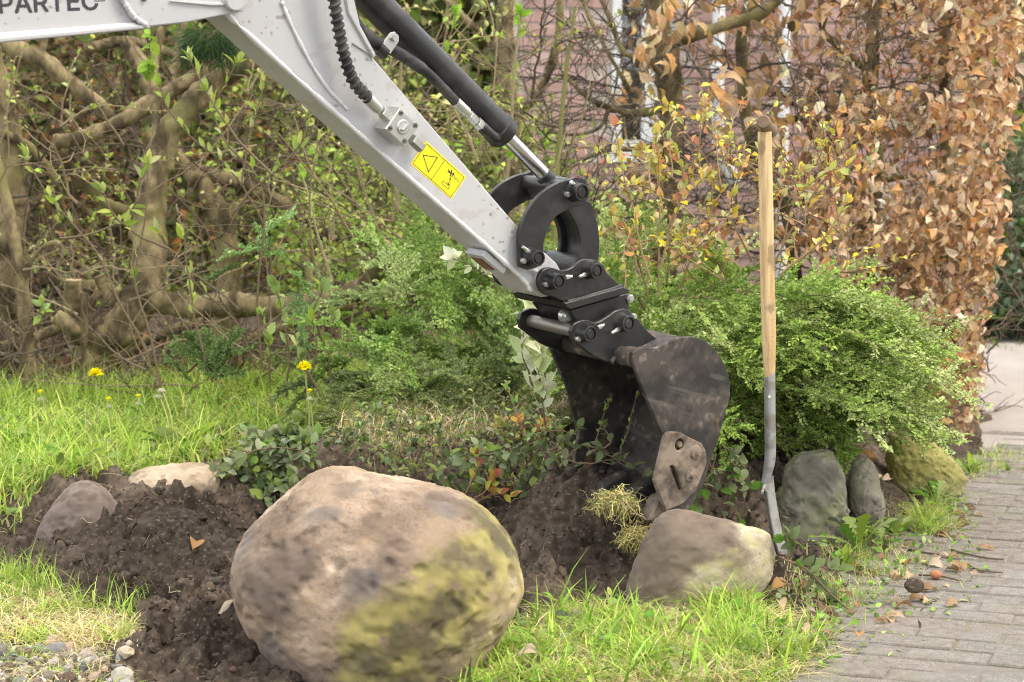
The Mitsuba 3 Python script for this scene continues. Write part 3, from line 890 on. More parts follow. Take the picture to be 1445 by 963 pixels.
HX0, HX1 = -.05, 3.6
WX0, WX1, WZ0, WZ1 = .52, .735, .93, 2.05
wall_bits = [boxm(HX0, WX0, HY + .012, HY + .3, 0, 3.2), boxm(WX1, HX1, HY + .012, HY + .3, 0, 3.2), boxm(WX0, WX1, HY + .012, HY + .3, 0, WZ0), boxm(WX0, WX1, HY + .012, HY + .3, WZ1, 3.2)]
wall = put('wall', trimesh.util.concatenate(wall_bits), 'mortar', house)
hr = np.random.default_rng(12)
bm = []
for k in range(5):
    b = trimesh.creation.box((.208, .03, .058))
    b.vertices += hr.normal(0, .0016, b.vertices.shape)
    bm.append(b)
bpl = [mikit.ply(b, 'brick') for b in bm]
near_b, far_b = [], MB()
for row in range(43):
    for col in range(-1, 18):
        x, z = HX0 + .11 + .22 * col + .11 * (row % 2), .05 + .072 * row
        if x - .1 < HX0 or x + .1 > HX1 or (WX0 - .12 < x < WX1 + .12 and WZ0 - .06 < z < WZ1 + .06):
            continue
        m = np.eye(4)
        m[:3, 3] = (x, HY + .012 + hr.normal(0, .0025), z)
        if .25 < z < 1.85 and x < 2.35 and len(near_b) < 300:
            near_b.append(1)
            put_copy('brick', bpl[hr.integers(5)], wall, m)
        else:
            q = bm[hr.integers(5)].copy(); q.apply_transform(m); far_b.mesh(q)
put('bricks', far_b, 'brick', wall, kind='stuff')
win = put('window', trimesh.util.concatenate([boxm(WX0, WX0 + .05, HY + .002, HY + .09, WZ0, WZ1), boxm(WX1 - .06, WX1, HY + .002, HY + .09, WZ0, WZ1), boxm(WX0 + .05, WX1 - .06, HY + .002, HY + .09, WZ0, WZ0 + .06),
                                             boxm(WX0 + .05, WX1 - .06, HY + .002, HY + .09, WZ1 - .06, WZ1)]), 'white_paint', house, label='white framed window behind the branches')
put('pane', boxm(WX0 + .05, WX1 - .06, HY + .05, HY + .056, WZ0 + .06, WZ1 - .06), 'pane', win)
put('sill', boxm(WX0 - .01, WX1 + .01, HY - .03, HY + .10, WZ0 - .05, WZ0 - .003), 'white_paint', win)
put('room', boxm(WX0, WX1, HY + .32, HY + .34, WZ0, WZ1), 'room', house)
for q, z0 in ((1010, .9), (1101, .2)):
    x = (q - 722.5) / FPX * HY
    dp = put('downpipe', trimesh.Trimesh(*tube(spl([(x, HY - .07, 3.1), (x, HY - .07, 2), (x, HY - .07, z0 + .15), (x + .03, HY - .06, z0), (x + .1, HY - .05, z0 - .12)], 30), .033, 14), process=False), 'white_paint', house, smooth=40, label='white downpipe on the brick wall')
    put('bracket', boxm(x - .045, x + .045, HY - .11, HY - .02, 1.35, 1.38), 'white_paint', dp)

# ------------------------------------------------------------------ stones
BX, BZ, BW, BH = -.288, .225, .31, .262          # middle and half size of the big boulder


def lichen(p, a, b):
    X, Z = (p.x - BX) / BW, (p.z - BZ) / BH
    d = .10 + .80 * X - Z + .7 * (a - .5) + .3 * (b - .5)
    return smoothstep(-.06, .20, d) * (1 - .55 * smoothstep(.8, 1.3, d)) * smoothstep(-.45, -.15, X + .5 * (b - .5)) * smoothstep(.12, .42, b) * .82


def stains(p, a, b):
    X, Z = (p.x - BX) / BW, (p.z - BZ) / BH
    d = .08 + .80 * X - Z
    band = smoothstep(-.62, -.28, d + .5 * (b - .5)) * (1 - smoothstep(-.02, .12, d)) * smoothstep(-.25, .15, X)
    left = smoothstep(-.45, -.85, X + .7 * (a - .5)) * smoothstep(.5, .1, Z)
    low = smoothstep(-.35, -.7, Z + .5 * (a - .5)) * .8
    patch = smoothstep(.52, .62, fbm(p.x * 8 + 3, p.y * 8, p.z * 8 + 1, 3))
    return dr.minimum(band * smoothstep(.36, .50, a) * 1.1 + left * .9 + low + patch * .75, 1) * smoothstep(.2, .5, b + .1) * .9


stone_mat('boulder_stone', (.17, .125, .090), (.305, .232, .172), (.45, .365, .29), moss=(.27, .25, .05), f=.9, moss_at=lichen, mud=stains)
stone_mat('half_muddy_stone', (.40, .35, .25), (.54, .49, .37), (.66, .62, .51), moss=(.30, .29, .13), f=1.2, moss_at=lambda p, a, b: smoothstep(.45, .65, b) * .5,
          mud=lambda p, a, b: smoothstep(.035, -.03, (p.x - .345) - .95 * (p.z - .09) + .13 * (a - .5) + .06 * (b - .5)) * .92)
# the smaller stones: (dark, middle, light, overlay, overlay amount from height and noise)
STONES = {'mossy_stone': ((.12, .11, .09), (.20, .185, .155), (.31, .285, .24), (.13, .15, .055), lambda z, a, b: .55 * sstep(.42, .62, a)),
          'yellow_moss_stone': ((.16, .15, .09), (.24, .22, .13), (.32, .30, .2), (.24, .225, .06), lambda z, a, b: .8 * sstep(-.10, .02, z + .06 * (b - .5))),
          'muddy_stone': ((.13, .10, .085), (.20, .158, .138), (.27, .215, .19), (.095, .072, .055), lambda z, a, b: .92 * sstep(.44, .58, b * .5 + a * .5)),
          'tan_stone': ((.27, .21, .145), (.40, .32, .23), (.52, .44, .33), (.16, .12, .09), lambda z, a, b: .7 * sstep(.56, .66, b))}


stone_mat('half_muddy_stone', (.20, .165, .12), (.40, .35, .255), (.55, .50, .40), moss=(.26, .25, .10), f=1.2, moss_at=lambda p, a, b: smoothstep(.45, .65, b) * .5,
          mud=lambda p, a, b: smoothstep(.03, -.025, (p.x - .458) - 1.05 * (p.z - .10) + .14 * (a - .5) + .05 * (b - .5)) * .92)


def stone(name, label, sil, Y, bsdf, depth=.8, rough=.05, sub=5, seed=1, group=None, box=.8, dents=.0):
    key = thing(name, label, 'stone', group)
    P = np.array([at(*q, Y) for q in spl(sil, 120, closed=True)])
    c = P.mean(0)
    rel = P - c
    ang, rad = np.arctan2(rel[:, 2], rel[:, 0]), np.hypot(rel[:, 0], rel[:, 2])
    o = np.argsort(ang)
    ang, rad = ang[o], rad[o]
    R = lambda t: np.interp(t, np.r_[ang - 2 * np.pi, ang, ang + 2 * np.pi], np.r_[rad, rad, rad])
    m = trimesh.creation.icosphere(sub)
    d = np.array(m.vertices)
    s = np.hypot(d[:, 0], d[:, 2])
    psi = np.arctan2(d[:, 2], d[:, 0])
    D = rad.mean() * depth
    sb = s ** box
    v = np.stack([R(psi) * sb * np.cos(psi), D * np.sign(d[:, 1]) * np.abs(d[:, 1]) ** .9, R(psi) * sb * np.sin(psi)], 1)
    sc = rad.mean()
    q = v / sc
    k = rough * sc * (.16 * (meshkit.fbm(q * 42, 2, seed + 3) - .5) * (1 if sub > 5 else 0) + 1.2 * (meshkit.fbm(q * 1.6 + seed, 3, seed) - .5) + .55 * (meshkit.fbm(q * 6 + seed, 3, seed + 1) - .5) + .22 * (meshkit.fbm(q * 18, 2, seed + 2) - .5))
    if dents:
        pit = meshkit.fbm(q * 9 + 3, 2, seed + 7)
        k = k - dents * sc * sstep(.60, .74, pit)
        k = k - 1.2 * dents * sc * sstep(.66, .78, meshkit.fbm(q * 4 + 9, 3, seed + 9))
    v = v + d * k[:, None] * 2
    m = trimesh.Trimesh(v + c, m.faces, process=False)
    if bsdf in STONES:
        lo, md, hi, ov, amount = STONES[bsdf]      # dark, middle and light tone, overlay
        w = v + seed
        a, b, g = meshkit.fbm(w * 9, 4, seed), meshkit.fbm(w * 34, 3, seed + 4), meshkit.noise(w * 190, seed)
        lerp = lambda p, q, t: np.asarray(p) * (1 - t[:, None]) + np.asarray(q) * t[:, None]
        col = lerp(lerp(lo, md, sstep(.33, .52, a)) + 0, hi, sstep(.5, .7, a * .6 + b * .4)) * (.72 + .34 * b + .2 * g)[:, None]
        col = lerp(col, np.asarray(ov) * (.6 + .8 * b)[:, None], amount(v[:, 2], a, b))
        scene[key] = mikit.ply(m, 'dry', smooth=True, color=col)
    else:
        scene[key] = mikit.ply(m, bsdf, smooth=True)
    return key


stone('boulder', 'large rounded boulder with brown stains and yellow green lichen in the foreground', [(327, 805), (342, 758), (396, 700), (436, 671), (478, 663), (540, 677), (640, 700), (702, 740), (732, 788), (740, 832), (722, 872), (695, 918), (668, 965), (630, 1000), (540, 1010), (470, 1000), (412, 958), (366, 905), (332, 845)],
      4.95, 'boulder_stone', depth=.85, rough=.036, sub=6, seed=3, box=.80, dents=.013)
stone('boulder', 'muddy boulder with a pale right end under the bucket teeth', [(880, 862), (892, 805), (912, 756), (934, 728), (960, 720), (1010, 732), (1062, 745), (1087, 757), (1095, 780), (1088, 815), (1064, 846), (1030, 866), (985, 872), (920, 876)], 5.58, 'half_muddy_stone', depth=.62, rough=.05, sub=5, seed=8, dents=.007)
stone('boulder', 'soil covered purple brown boulder at the left edge of the dug bed', [(46, 800), (50, 756), (74, 712), (108, 682), (138, 684), (164, 712), (186, 752), (196, 800), (170, 830), (90, 830)], 6.0, 'muddy_stone', depth=.8, rough=.05, seed=11, dents=.01)
stone('boulder', 'low rock half buried in loose soil behind the big boulder', [(166, 775), (188, 736), (240, 718), (290, 742), (306, 790), (290, 830), (230, 835), (176, 815)], 5.9, 'soil', depth=.8, rough=.16, seed=15)
stone('boulder', 'flat tan stone lying in the grass above the soil', [(172, 694), (184, 670), (228, 657), (288, 656), (312, 680), (300, 722), (230, 735), (180, 725)], 6.32, 'tan_stone', depth=.9, rough=.06, seed=17, dents=.012)
stone('boulder', 'small tan stone sunk in the lawn at the far left', [(38, 678), (48, 660), (72, 654), (92, 668), (88, 690), (58, 694)], 6.75, 'tan_stone', depth=.9, rough=.05, sub=4, seed=19)
stone('boulder', 'upright grey green stone beside the spade blade', [(1092, 790), (1094, 735), (1099, 690), (1112, 655), (1142, 637), (1176, 644), (1195, 690), (1198, 742), (1190, 790), (1140, 805)], 6.32, 'mossy_stone', depth=.55, rough=.11, seed=23, dents=.02, box=.7)
stone('boulder', 'narrow upright tan grey stone behind the dandelion leaves', [(1198, 740), (1201, 664), (1222, 648), (1240, 674), (1245, 722), (1240, 772), (1204, 776)], 6.38, 'mossy_stone', depth=.9, rough=.10, sub=5, seed=27, dents=.02, box=.7)
stone('boulder', 'yellow moss covered stone at the corner by the hedge', [(1250, 650), (1266, 612), (1310, 617), (1346, 648), (1362, 682), (1350, 704), (1310, 712), (1262, 700)], 7.02, 'yellow_moss_stone', depth=.7, rough=.10, seed=29, dents=.015)
stone('boulder', 'cream edged flat rock buried against the big boulder', [(306, 876), (320, 850), (342, 856), (362, 888), (386, 924), (380, 950), (340, 935), (314, 905)], 5.12, 'tan_stone', depth=.9, rough=.08, sub=4, seed=31)
stone('dark_stone', 'small black lump on the leaf strewn pavement edge', [(1276, 826), (1284, 817), (1298, 818), (1304, 828), (1296, 836), (1282, 835)], 5.55, 'soil', depth=1, rough=.1, sub=3, seed=33)
stone('soil_clod', 'dark clod of soil near the gravel at bottom left', [(152, 936), (160, 920), (178, 916), (194, 930), (190, 948), (166, 952)], 4.9, 'soil', depth=1, rough=.16, sub=4, seed=35)

# soil crumbs, gravel
sr = np.random.default_rng(21)
ico, ico_fine = trimesh.creation.icosphere(0), trimesh.creation.icosphere(1)


def pebbles(poly, n, size, cols, bsdf, r, sink=.3, rough=.25):
    x, y = in_zone(poly, n, r)
    z = soil_z(x, y)
    mb, ico_ = MB(), ico_fine if size > .006 else ico
    for i in range(len(x)):
        s = size * np.exp(r.normal(0, .45))
        v = np.array(ico_.vertices) * (1 + r.normal(0, rough, (len(ico_.vertices), 1))) * s * r.uniform(.6, 1.2, 3)
        mb.add(v + (x[i], y[i], z[i] + s * (1 - sink) * .6), ico_.faces, tints(cols, 1, .2, r)[0])
    return mb


lump = trimesh.creation.icosphere(2)
lumps = MB()
x, y = in_zone(SOIL.buffer(-.03), 190, sr)
for a, b, c in zip(x, y, soil_z(x, y)):
    sz_ = .013 * math.exp(sr.normal(0, .4))
    d_ = np.array(lump.vertices)
    k_ = 1 + .9 * (meshkit.fbm(d_ * 1.7 + sr.uniform(0, 50), 3) - .5) + .5 * (meshkit.noise(d_ * 5 + sr.uniform(0, 50)) - .5)
    lumps.add(d_ * k_[:, None] * sz_ * sr.uniform(.7, 1.3, 3) + (a, b, c + sz_ * .3), lump.faces)
tag(put('soil_lumps', lumps, 'soil', smooth=40), label='rough clods scattered over the dug soil', kind='stuff')
tag(put('soil_crumbs', pebbles(SOIL.buffer(.04), 4500, .0042, [(.055, .042, .034), (.08, .062, .05)], 'dry', sr), 'dry', color=True), label='fine crumbs of dark dug soil', kind='stuff')
verge = zone([(1090, 850), (1130, 800), (1180, 760), (1290, 720), (1345, 690), (1380, 760), (1400, 850), (1300, 940), (1160, 963), (1100, 940)])
tag(put('pavement_crumbs', pebbles(verge.buffer(.10), 3800, .0030, [(.07, .052, .042), (.12, .095, .075), (.2, .17, .14)], 'dry', sr), 'dry', color=True), label='soil grit spilled over the pavement edge', kind='stuff')
GRAVEL = zone([(-60, 912), (60, 908), (130, 912), (185, 940), (180, 985), (-60, 985)])
tag(put('gravel', pebbles(GRAVEL, 620, .0066, [(.30, .28, .25), (.40, .38, .34), (.24, .20, .165), (.32, .25, .19), (.16, .15, .14), (.14, .11, .085)], 'dry', sr, sink=.4, rough=.12), 'dry', color=True), label='mixed pale gravel showing at the bottom left corner', kind='stuff')

# ------------------------------------------------------------------ spade
spd = thing('spade', 'spade with wooden shaft and steel socket standing in the ground', 'spade')
SY = 5.98
put('shaft', trimesh.Trimesh(*tube([at(1079, 186, SY - .01), at(1080.5, 260, SY - .01), at(1083, 400, SY), at(1085, 470, SY), at(1086, 535, SY)], [.0185, .0190, .0200, .0198, .0150], 24), process=False), 'wood', spd, smooth=40)
g0 = at(1077, 172, SY - .075)
put('grip', trimesh.Trimesh(*tube(spl([g0, at(1079, 175, SY - .03), at(1083, 181, SY + .01), at(1090, 185, SY + .07)], 16), [.016] + [.019] * 14 + [.016], 18), process=False), 'grip_wood', spd, smooth=40, label='worn wooden cross grip')
soc = put('socket', trimesh.Trimesh(*tube(spl([at(1086, 518, SY), at(1086.5, 590, SY), at(1087, 640, SY), at(1083, 668, SY), at(1078, 682, SY)], 24), np.r_[np.full(14, .0155), np.linspace(.015, .009, 10)], 18), process=False), 'spade_steel', spd, smooth=40)
put('strap_rivet', trimesh.Trimesh(*tube([at(1086, 560, SY - .018), at(1086, 560, SY + .018)], .004, 10), process=False), 'zinc', soc)
# blade: a curved sheet turned edge-on to the street
b_top, b_bot = at(1079, 684, SY), at(1108, 812, SY + .02)
ax = unit(b_bot - b_top)
sd = unit(np.array([.235, 1.0, .0]) - ax * (np.array([.235, 1.0, .0]) @ ax))
nm_ = np.cross(ax, sd)
nu, nv = 12, 16
bv = []
for i in range(nv + 1):
    t = i / nv
    wv = .078 * (1 - .35 * t ** 3) * (1 if t > .06 else .92)
    for j in range(nu + 1):
        q = j / nu * 2 - 1
        bv.append(b_top + ax * (t * np.linalg.norm(b_bot - b_top)) + sd * q * wv + nm_ * (.016 * q * q + .02 * (t - .5) ** 2 * 2 - .01))
bv = np.array(bv)
i, j = np.meshgrid(np.arange(nv), np.arange(nu), indexing='ij')
a = (i * (nu + 1) + j).ravel()
qf = np.stack([a, a + 1, a + nu + 2, a + nu + 1], 1)
fr = np.vstack([qf[:, [0, 1, 2]], qf[:, [0, 2, 3]]])
edge = [k for k in range(nu + 1)] + [(k + 1) * (nu + 1) - 1 for k in range(1, nv + 1)] + [nv * (nu + 1) + k for k in range(nu - 1, -1, -1)] + [k * (nu + 1) for k in range(nv - 1, 0, -1)]
n0 = len(bv)
e = np.array(edge); e2 = np.roll(e, -1)
blade_m = trimesh.Trimesh(np.vstack([bv - nm_ * .0016, bv + nm_ * .0016]), np.vstack([fr[:, ::-1], fr + n0, np.stack([e, e2, e2 + n0], 1), np.stack([e, e2 + n0, e + n0], 1)]), process=False)
blade_m.fix_normals()
put('blade', blade_m, 'spade_steel', spd, smooth=40, label='steel blade seen nearly edge-on')
put('tread', trimesh.Trimesh(*tube([b_top - sd * .074, b_top + sd * .074], .0042, 8), process=False), 'spade_steel', spd)

# ------------------------------------------------------------------ trees and bare shrubs
def limb(parent, name, px, r0, r1, n=26, sides=18, cut=False, bsdf='bark', seed=0):
    """px: (px, py, distance) along the limb; r0, r1 in metres."""
    n, sides = int(n * 1.8), sides + 4
    p = spl([at(x, y, Y) for x, y, Y in px], n)
    rr = np.random.default_rng(seed + n)
    rad = np.linspace(r0, r1, n) * (1 + .04 * rr.normal(size=n))
    v, f = tube(p, rad, sides)
    v = v + max(r0, r1) * (.24 * (meshkit.fbm(v * 9, 2, seed)[:, None] - .5) + .26 * (meshkit.fbm(v * [42, 42, 20], 2, seed + 5)[:, None] - .5) + .22 * sstep(.66, .8, meshkit.noise(v * 13, seed + 8))[:, None]) * unit(v - p[np.minimum(np.arange(len(v)) // sides, n - 1)])
    k = put(name, trimesh.Trimesh(v, f, process=False), bsdf, parent, smooth=50)
    if cut:
        d = unit(p[-1] - p[-2])
        put('cut_end', trimesh.Trimesh(*tube([p[-1] - d * .004, p[-1] + d * .003], [rad[-1] * .98, rad[-1] * .9], sides), process=False), 'cut_wood', k)
    return k


tr = thing('gnarled_tree', 'old gnarled tree with a bent pruned trunk behind the dandelions', 'tree')
limb(tr, 'trunk', [(122, 600, 8.0), (128, 540, 8.0), (140, 492, 8.0), (178, 452, 7.98), (206, 408, 8.0), (212, 340, 8.05), (214, 280, 8.1), (228, 210, 8.15), (268, 150, 8.2), (330, 98, 8.25), (400, 60, 8.3)], .078, .040, 60, 18, seed=1)
limb(tr, 'branch', [(206, 420, 7.98), (260, 432, 7.95), (330, 428, 7.95), (400, 432, 7.95), (470, 420, 7.8), (520, 398, 7.7), (549, 346, 7.65)], .044, .032, 40, cut=True, seed=2)
limb(tr, 'branch', [(112, 482, 7.95), (104, 440, 7.92), (104, 396, 7.92)], .036, .032, 14, cut=True, seed=3)
limb(tr, 'branch', [(124, 480, 7.9), (104, 462, 7.85), (80, 446, 7.85)], .030, .024, 12, cut=True, seed=4)
limb(tr, 'branch', [(118, 492, 7.85), (119, 450, 7.84), (119, 414, 7.84)], .014, .011, 12, seed=5)
limb(tr, 'branch', [(168, 440, 8.05), (150, 412, 8.05), (140, 390, 8.05)], .024, .02, 12, cut=True, seed=6)
limb(tr, 'branch', [(214, 330, 8.1), (218, 240, 8.15), (222, 170, 8.2), (216, 100, 8.3), (228, 40, 8.4)], .026, .016, 30, seed=7)
limb(tr, 'branch', [(300, 430, 8.0), (310, 470, 8.0), (322, 520, 8.05), (326, 570, 8.1)], .04, .05, 16, seed=8)
t2 = thing('gnarled_tree', 'leaning dark tree whose long branches cross below the boom', 'tree')
limb(t2, 'trunk', [(-30, 600, 8.7), (-8, 480, 8.65), (6, 380, 8.6), (14, 280, 8.6), (8, 180, 8.6), (-20, 60, 8.6)], .085, .05, 36, 16, seed=11)
limb(t2, 'branch', [(-30, 40, 8.4), (20, 68, 8.4), (62, 86, 8.4), (108, 124, 8.4), (152, 162, 8.42), (168, 190, 8.45)], .036, .027, 34, seed=12)
limb(t2, 'branch', [(76, 200, 8.2), (108, 196, 8.2), (150, 182, 8.2), (192, 160, 8.22), (236, 132, 8.25), (290, 100, 8.3), (340, 70, 8.35)], .026, .030, 36, cut=False, seed=13)
limb(t2, 'branch', [(78, 204, 8.25), (98, 236, 8.3), (120, 262, 8.35), (146, 286, 8.4), (185, 300, 8.45)], .024, .02, 24, seed=14)
limb(t2, 'branch', [(56, 84, 8.45), (64, 50, 8.45), (60, 10, 8.45)], .014, .01, 14, seed=15)
limb(t2, 'branch', [(-20, 180, 8.5), (30, 200, 8.55), (70, 240, 8.6), (90, 300, 8.7)], .018, .012, 22, seed=16)
t3 = thing('slim_tree', 'slim straight brown trunk at the left edge behind the grass', 'tree')
limb(t3, 'trunk', [(44, 600, 7.7), (40, 520, 7.7), (34, 430, 7.7), (22, 350, 7.7), (6, 270, 7.7), (-20, 180, 7.7)], .026, .018, 34, seed=21)
limb(t3, 'branch', [(32, 400, 7.7), (50, 360, 7.65), (78, 342, 7.6), (88, 356, 7.58), (80, 382, 7.55)], .008, .006, 24, 8, seed=22)
t4 = thing('gnarled_tree', 'dark wide branching trunk in shade behind the twigs left of the arm', 'tree')
limb(t4, 'trunk', [(330, 560, 9.0), (318, 470, 9.0), (322, 380, 9.0), (310, 300, 9.0), (250, 222, 9.0), (206, 190, 9.0)], .06, .03, 30, seed=31)
limb(t4, 'branch', [(240, 226, 9.0), (300, 248, 9.0), (350, 262, 9.0), (420, 300, 9.05), (470, 340, 9.1)], .03, .024, 30, seed=32)
limb(t4, 'branch', [(60, 390, 8.9), (110, 402, 8.9), (160, 412, 8.9), (210, 430, 8.9)], .022, .026, 20, cut=False, seed=33)
limb(t4, 'branch', [(236, 214, 9.0), (232, 150, 9.05), (250, 80, 9.1), (262, 10, 9.1)], .026, .018, 24, seed=34)
limb(t4, 'branch', [(180, 60, 9.0), (205, 110, 9.0), (222, 150, 9.0)], .034, .03, 16, seed=35)
limb(t4, 'branch', [(120, 70, 9.1), (180, 58, 9.1), (250, 78, 9.1)], .022, .018, 16, seed=36)
for q, pp in enumerate([[(-30, 505, 8.3), (50, 476, 8.3), (110, 446, 8.35), (150, 400, 8.4)], [(120, 540, 8.5), (210, 480, 8.45), (320, 446, 8.4), (450, 432, 8.4)], [(300, 500, 8.6), (400, 462, 8.6), (500, 426, 8.6)], [(-30, 430, 8.9), (60, 452, 8.9), (160, 500, 8.9), (240, 540, 8.9)], [(380, 520, 8.4), (430, 470, 8.4), (440, 420, 8.45), (430, 360, 8.5)]]):
    limb(t4, 'branch', pp, .024, .016, 24, seed=37 + q)
t5 = thing('dark_tree', 'dark thin trunk standing between the cylinder and the brick wall', 'tree')
limb(t5, 'trunk', [(716, 440, 9.6), (718, 300, 9.6), (722, 180, 9.6), (712, 60, 9.6), (720, -60, 9.6)], .045, .034, 30, seed=41)
limb(t5, 'branch', [(722, 170, 9.6), (760, 130, 9.5), (782, 80, 9.4), (790, 20, 9.4), (786, -40, 9.4)], .02, .014, 24, seed=42)
limb(t5, 'branch', [(716, 110, 9.6), (690, 60, 9.6), (650, 20, 9.6), (600, -30, 9.6)], .018, .01, 24, seed=43)


def twig_mass(parent, starts, r, n_side=5, col=(.10, .075, .05), length=.6, rad=.006, up=.5, name='twigs', wob=.22, bsdf='dry'):
    mb = MB()
    for p in starts:
        d = unit(r.normal(0, 1, 3) * [1, .5, .6] + [0, 0, up])
        L = length * r.uniform(.5, 1.3)
        pts = wander(p, d, L, r, 9, wob)
        c = np.array(col) * r.uniform(.6, 1.5)
        rr = rad * r.uniform(.5, 1.2)
        mb.add(*tube(pts, np.linspace(rr, rr * .45, len(pts)), 5, False), c)
        for _ in range(n_side):
            k = r.integers(1, 8)
            q = wander(pts[k], d + r.normal(0, .8, 3) * [1, .6, 1], L * r.uniform(.2, .6), r, 6, wob)
            mb.add(*tube(q, np.linspace(rr * .5, rr * .25, len(q)), 4, False), c)
    put(name, mb, bsdf, parent, color=True, kind='stuff')


tw = np.random.default_rng(44)


def budding(parent, starts, r, cols, length=.5, rad=.0032, per=14, size=.026, col=(.2, .155, .095)):
    """Fine twigs set with small opening leaves."""
    sm, lm = MB(), MB()
    for p in starts:
        d = unit(r.normal(0, 1, 3) * [1, .5, .5] + [0, 0, .7])
        for k in range(3):
            pts = wander(p, d + r.normal(0, .5, 3) * (k > 0), length * r.uniform(.5, 1.2), r, 8, .22)
            sm.add(*tube(pts, np.linspace(rad, rad * .35, 9), 4, False), np.array(col) * r.uniform(.6, 1.4))
            t = r.uniform(1, 8, per)
            i = np.minimum(t.astype(int), 7)
            q = pts[i] + (pts[i + 1] - pts[i]) * (t - i)[:, None]
            scatter(lm, 'ovate_low', q, unit(r.normal(size=(per, 3)) + [0, 0, .5]), unit(r.normal(0, .6, (per, 3)) + [0, -.3, .8]), size * r.uniform(.5, 1.3, per), tints(cols, per, .25, r), .8)
    put('twigs', sm, 'dry', parent, color=True, kind='stuff')
    put('buds', lm, 'leaf', parent, color=True, smooth=True, kind='stuff')


def px_starts(n, x0, x1, y0, y1, Y0, Y1, r):
    return [at(r.uniform(x0, x1), r.uniform(y0, y1), r.uniform(Y0, Y1)) for _ in range(n)]


k = thing('bare_thicket', 'tangle of bare brown twigs between the trees at left', 'bush')
twig_mass(k, px_starts(100, -60, 480, 120, 560, 8.4, 9.8, tw), tw, col=(.075, .056, .038))
twig_mass(k, px_starts(26, -40, 480, 100, 540, 7.3, 8.4, tw), tw, 4, (.16, .12, .075), .5, .0042)
twig_mass(k, px_starts(14, -40, 420, 420, 580, 7.4, 8.0, tw), tw, 3, (.20, .16, .10), .5, .0045, up=.9, wob=.12)
twig_mass(k, px_starts(70, -40, 480, 470, 570, 7.6, 8.4, tw), tw, 5, (.085, .065, .045), .4, .0042, up=.35, name='low_twigs')
k = thing('bare_thicket', 'loose bare twigs behind the hydraulic cylinder', 'bush')
twig_mass(k, px_starts(60, 470, 800, 100, 440, 7.9, 9.4, tw), tw, 5, (.10, .075, .055), .55, .005, up=.7)
twig_mass(k, px_starts(18, 500, 840, 200, 440, 7.3, 8.2, tw), tw, 3, (.24, .19, .11), .75, .0052, up=1.6, wob=.10)

BUD = [(.40, .46, .09), (.46, .50, .16), (.32, .42, .08), (.50, .50, .22)]
budding(thing('budding_shrub', 'fine pale twigs with tiny yellow green leaves in front of the left trees', 'shrub'), px_starts(34, -20, 470, 110, 500, 7.8, 9.2, tw), tw, BUD, per=10)
budding(thing('budding_shrub', 'fine twigs with yellow green leaves between the dipper and the brick wall', 'shrub'), px_starts(52, 460, 800, 60, 380, 7.7, 9.2, tw), tw, BUD, per=13)
# ------------------------------------------------------------------ background bushes
def bush(name, label, c, rad, n, cols, size, r, kind='ovate', stems=6, var=.3, cat='bush'):
    key = thing(name, label, cat)
    c, rad = np.array(c, float), np.array(rad, float)
    d = unit(r.normal(size=(n, 3)))
    lump = .75 + .5 * meshkit.fbm(d * 2.6 + c, 3, 5)
    q = d * (r.uniform(.35, 1, (n, 1)) ** .5) * lump[:, None]
    pos = c + q * rad
    ok = pos[:, 2] > .03
    pos, d = pos[ok], d[ok]
    mb = MB()
    scatter(mb, 'ovate_low', pos, unit(d * .5 + r.normal(0, .7, d.shape)), unit(d * .6 + [0, 0, .7] + r.normal(0, .4, d.shape)), size * r.uniform(.6, 1.3, len(pos)), tints(cols, len(pos), var, r))
    put('leaves', mb, 'leaf', key, color=True, smooth=True, kind='stuff')
    sb = MB()
    for _ in range(stems):
        b = c * [1, 1, 0] + [r.normal(0, rad[0] * .3), r.normal(0, rad[1] * .3), .05]
        tp = c + r.uniform(-.7, .7, 3) * rad
        pts = spl([b, (b + tp) / 2 + r.normal(0, .08, 3), tp], 10)
        sb.add(*tube(pts, np.linspace(.016, .006, 10), 6, False), (.09, .07, .05))
    put('stems', sb, 'dry', key, color=True, kind='stuff')
    return key


br = np.random.default_rng(60)
OLIVE, LIME, DEEP, BROWN = [(.17, .20, .07), (.22, .25, .09), (.27, .27, .13)], [(.34, .48, .09), (.42, .54, .14), (.28, .42, .07)], [(.035, .065, .022), (.05, .09, .03), (.075, .12, .04)], [(.11, .082, .05), (.16, .115, .07), (.09, .078, .045), (.22, .125, .055)]
bush('background_bush', 'brown leaved bush in the dark far left background', (-2.5, 10.6, .9), (.75, .5, 1.0), 3600, BROWN + BROWN[:2] + OLIVE[:1], .055, br)
bush('background_bush', 'dull brown and orange bush behind the bent trunk', (-1.62, 11.2, .75), (.6, .5, .9), 3000, BROWN + BROWN[:3] + [(.34, .16, .05), (.30, .38, .09)] + OLIVE[:2], .05, br)
bush('background_bush', 'olive bush glimpsed behind the twigs under the boom', (-1.0, 12.0, .8), (.7, .5, 1.1), 3200, OLIVE + BROWN[:1] + LIME, .055, br)
bush('background_bush', 'bright lime green bush behind the dipper', (-.62, 10.4, .55), (.5, .4, .55), 2600, LIME, .045, br)
bush('background_bush', 'yellow green bush in the gap behind the hydraulic cylinder', (-.05, 10.3, .62), (.42, .4, .62), 2400, LIME + OLIVE[1:], .045, br)
bush('background_bush', 'light green low bush before the brick wall', (.42, 10.2, .42), (.35, .35, .42), 1500, LIME, .04, br)
bush('background_bush', 'green bush at the right edge of the picture behind the hedge', (3.05, 11.7, 1.0), (.75, .7, 1.35), 5200, DEEP[1:] + LIME + [(.3, .5, .1)], .06, br)
bush('background_bush', 'grey green shrub beside the far path', (2.55, 11.2, .55), (.28, .3, .55), 1800, [(.16, .22, .13), (.22, .28, .18), (.10, .15, .07)], .045, br, 'long')
hd = thing('evergreen_hedge', 'tall dull green hedge closing off the garden far behind', 'hedge')
n = 26000
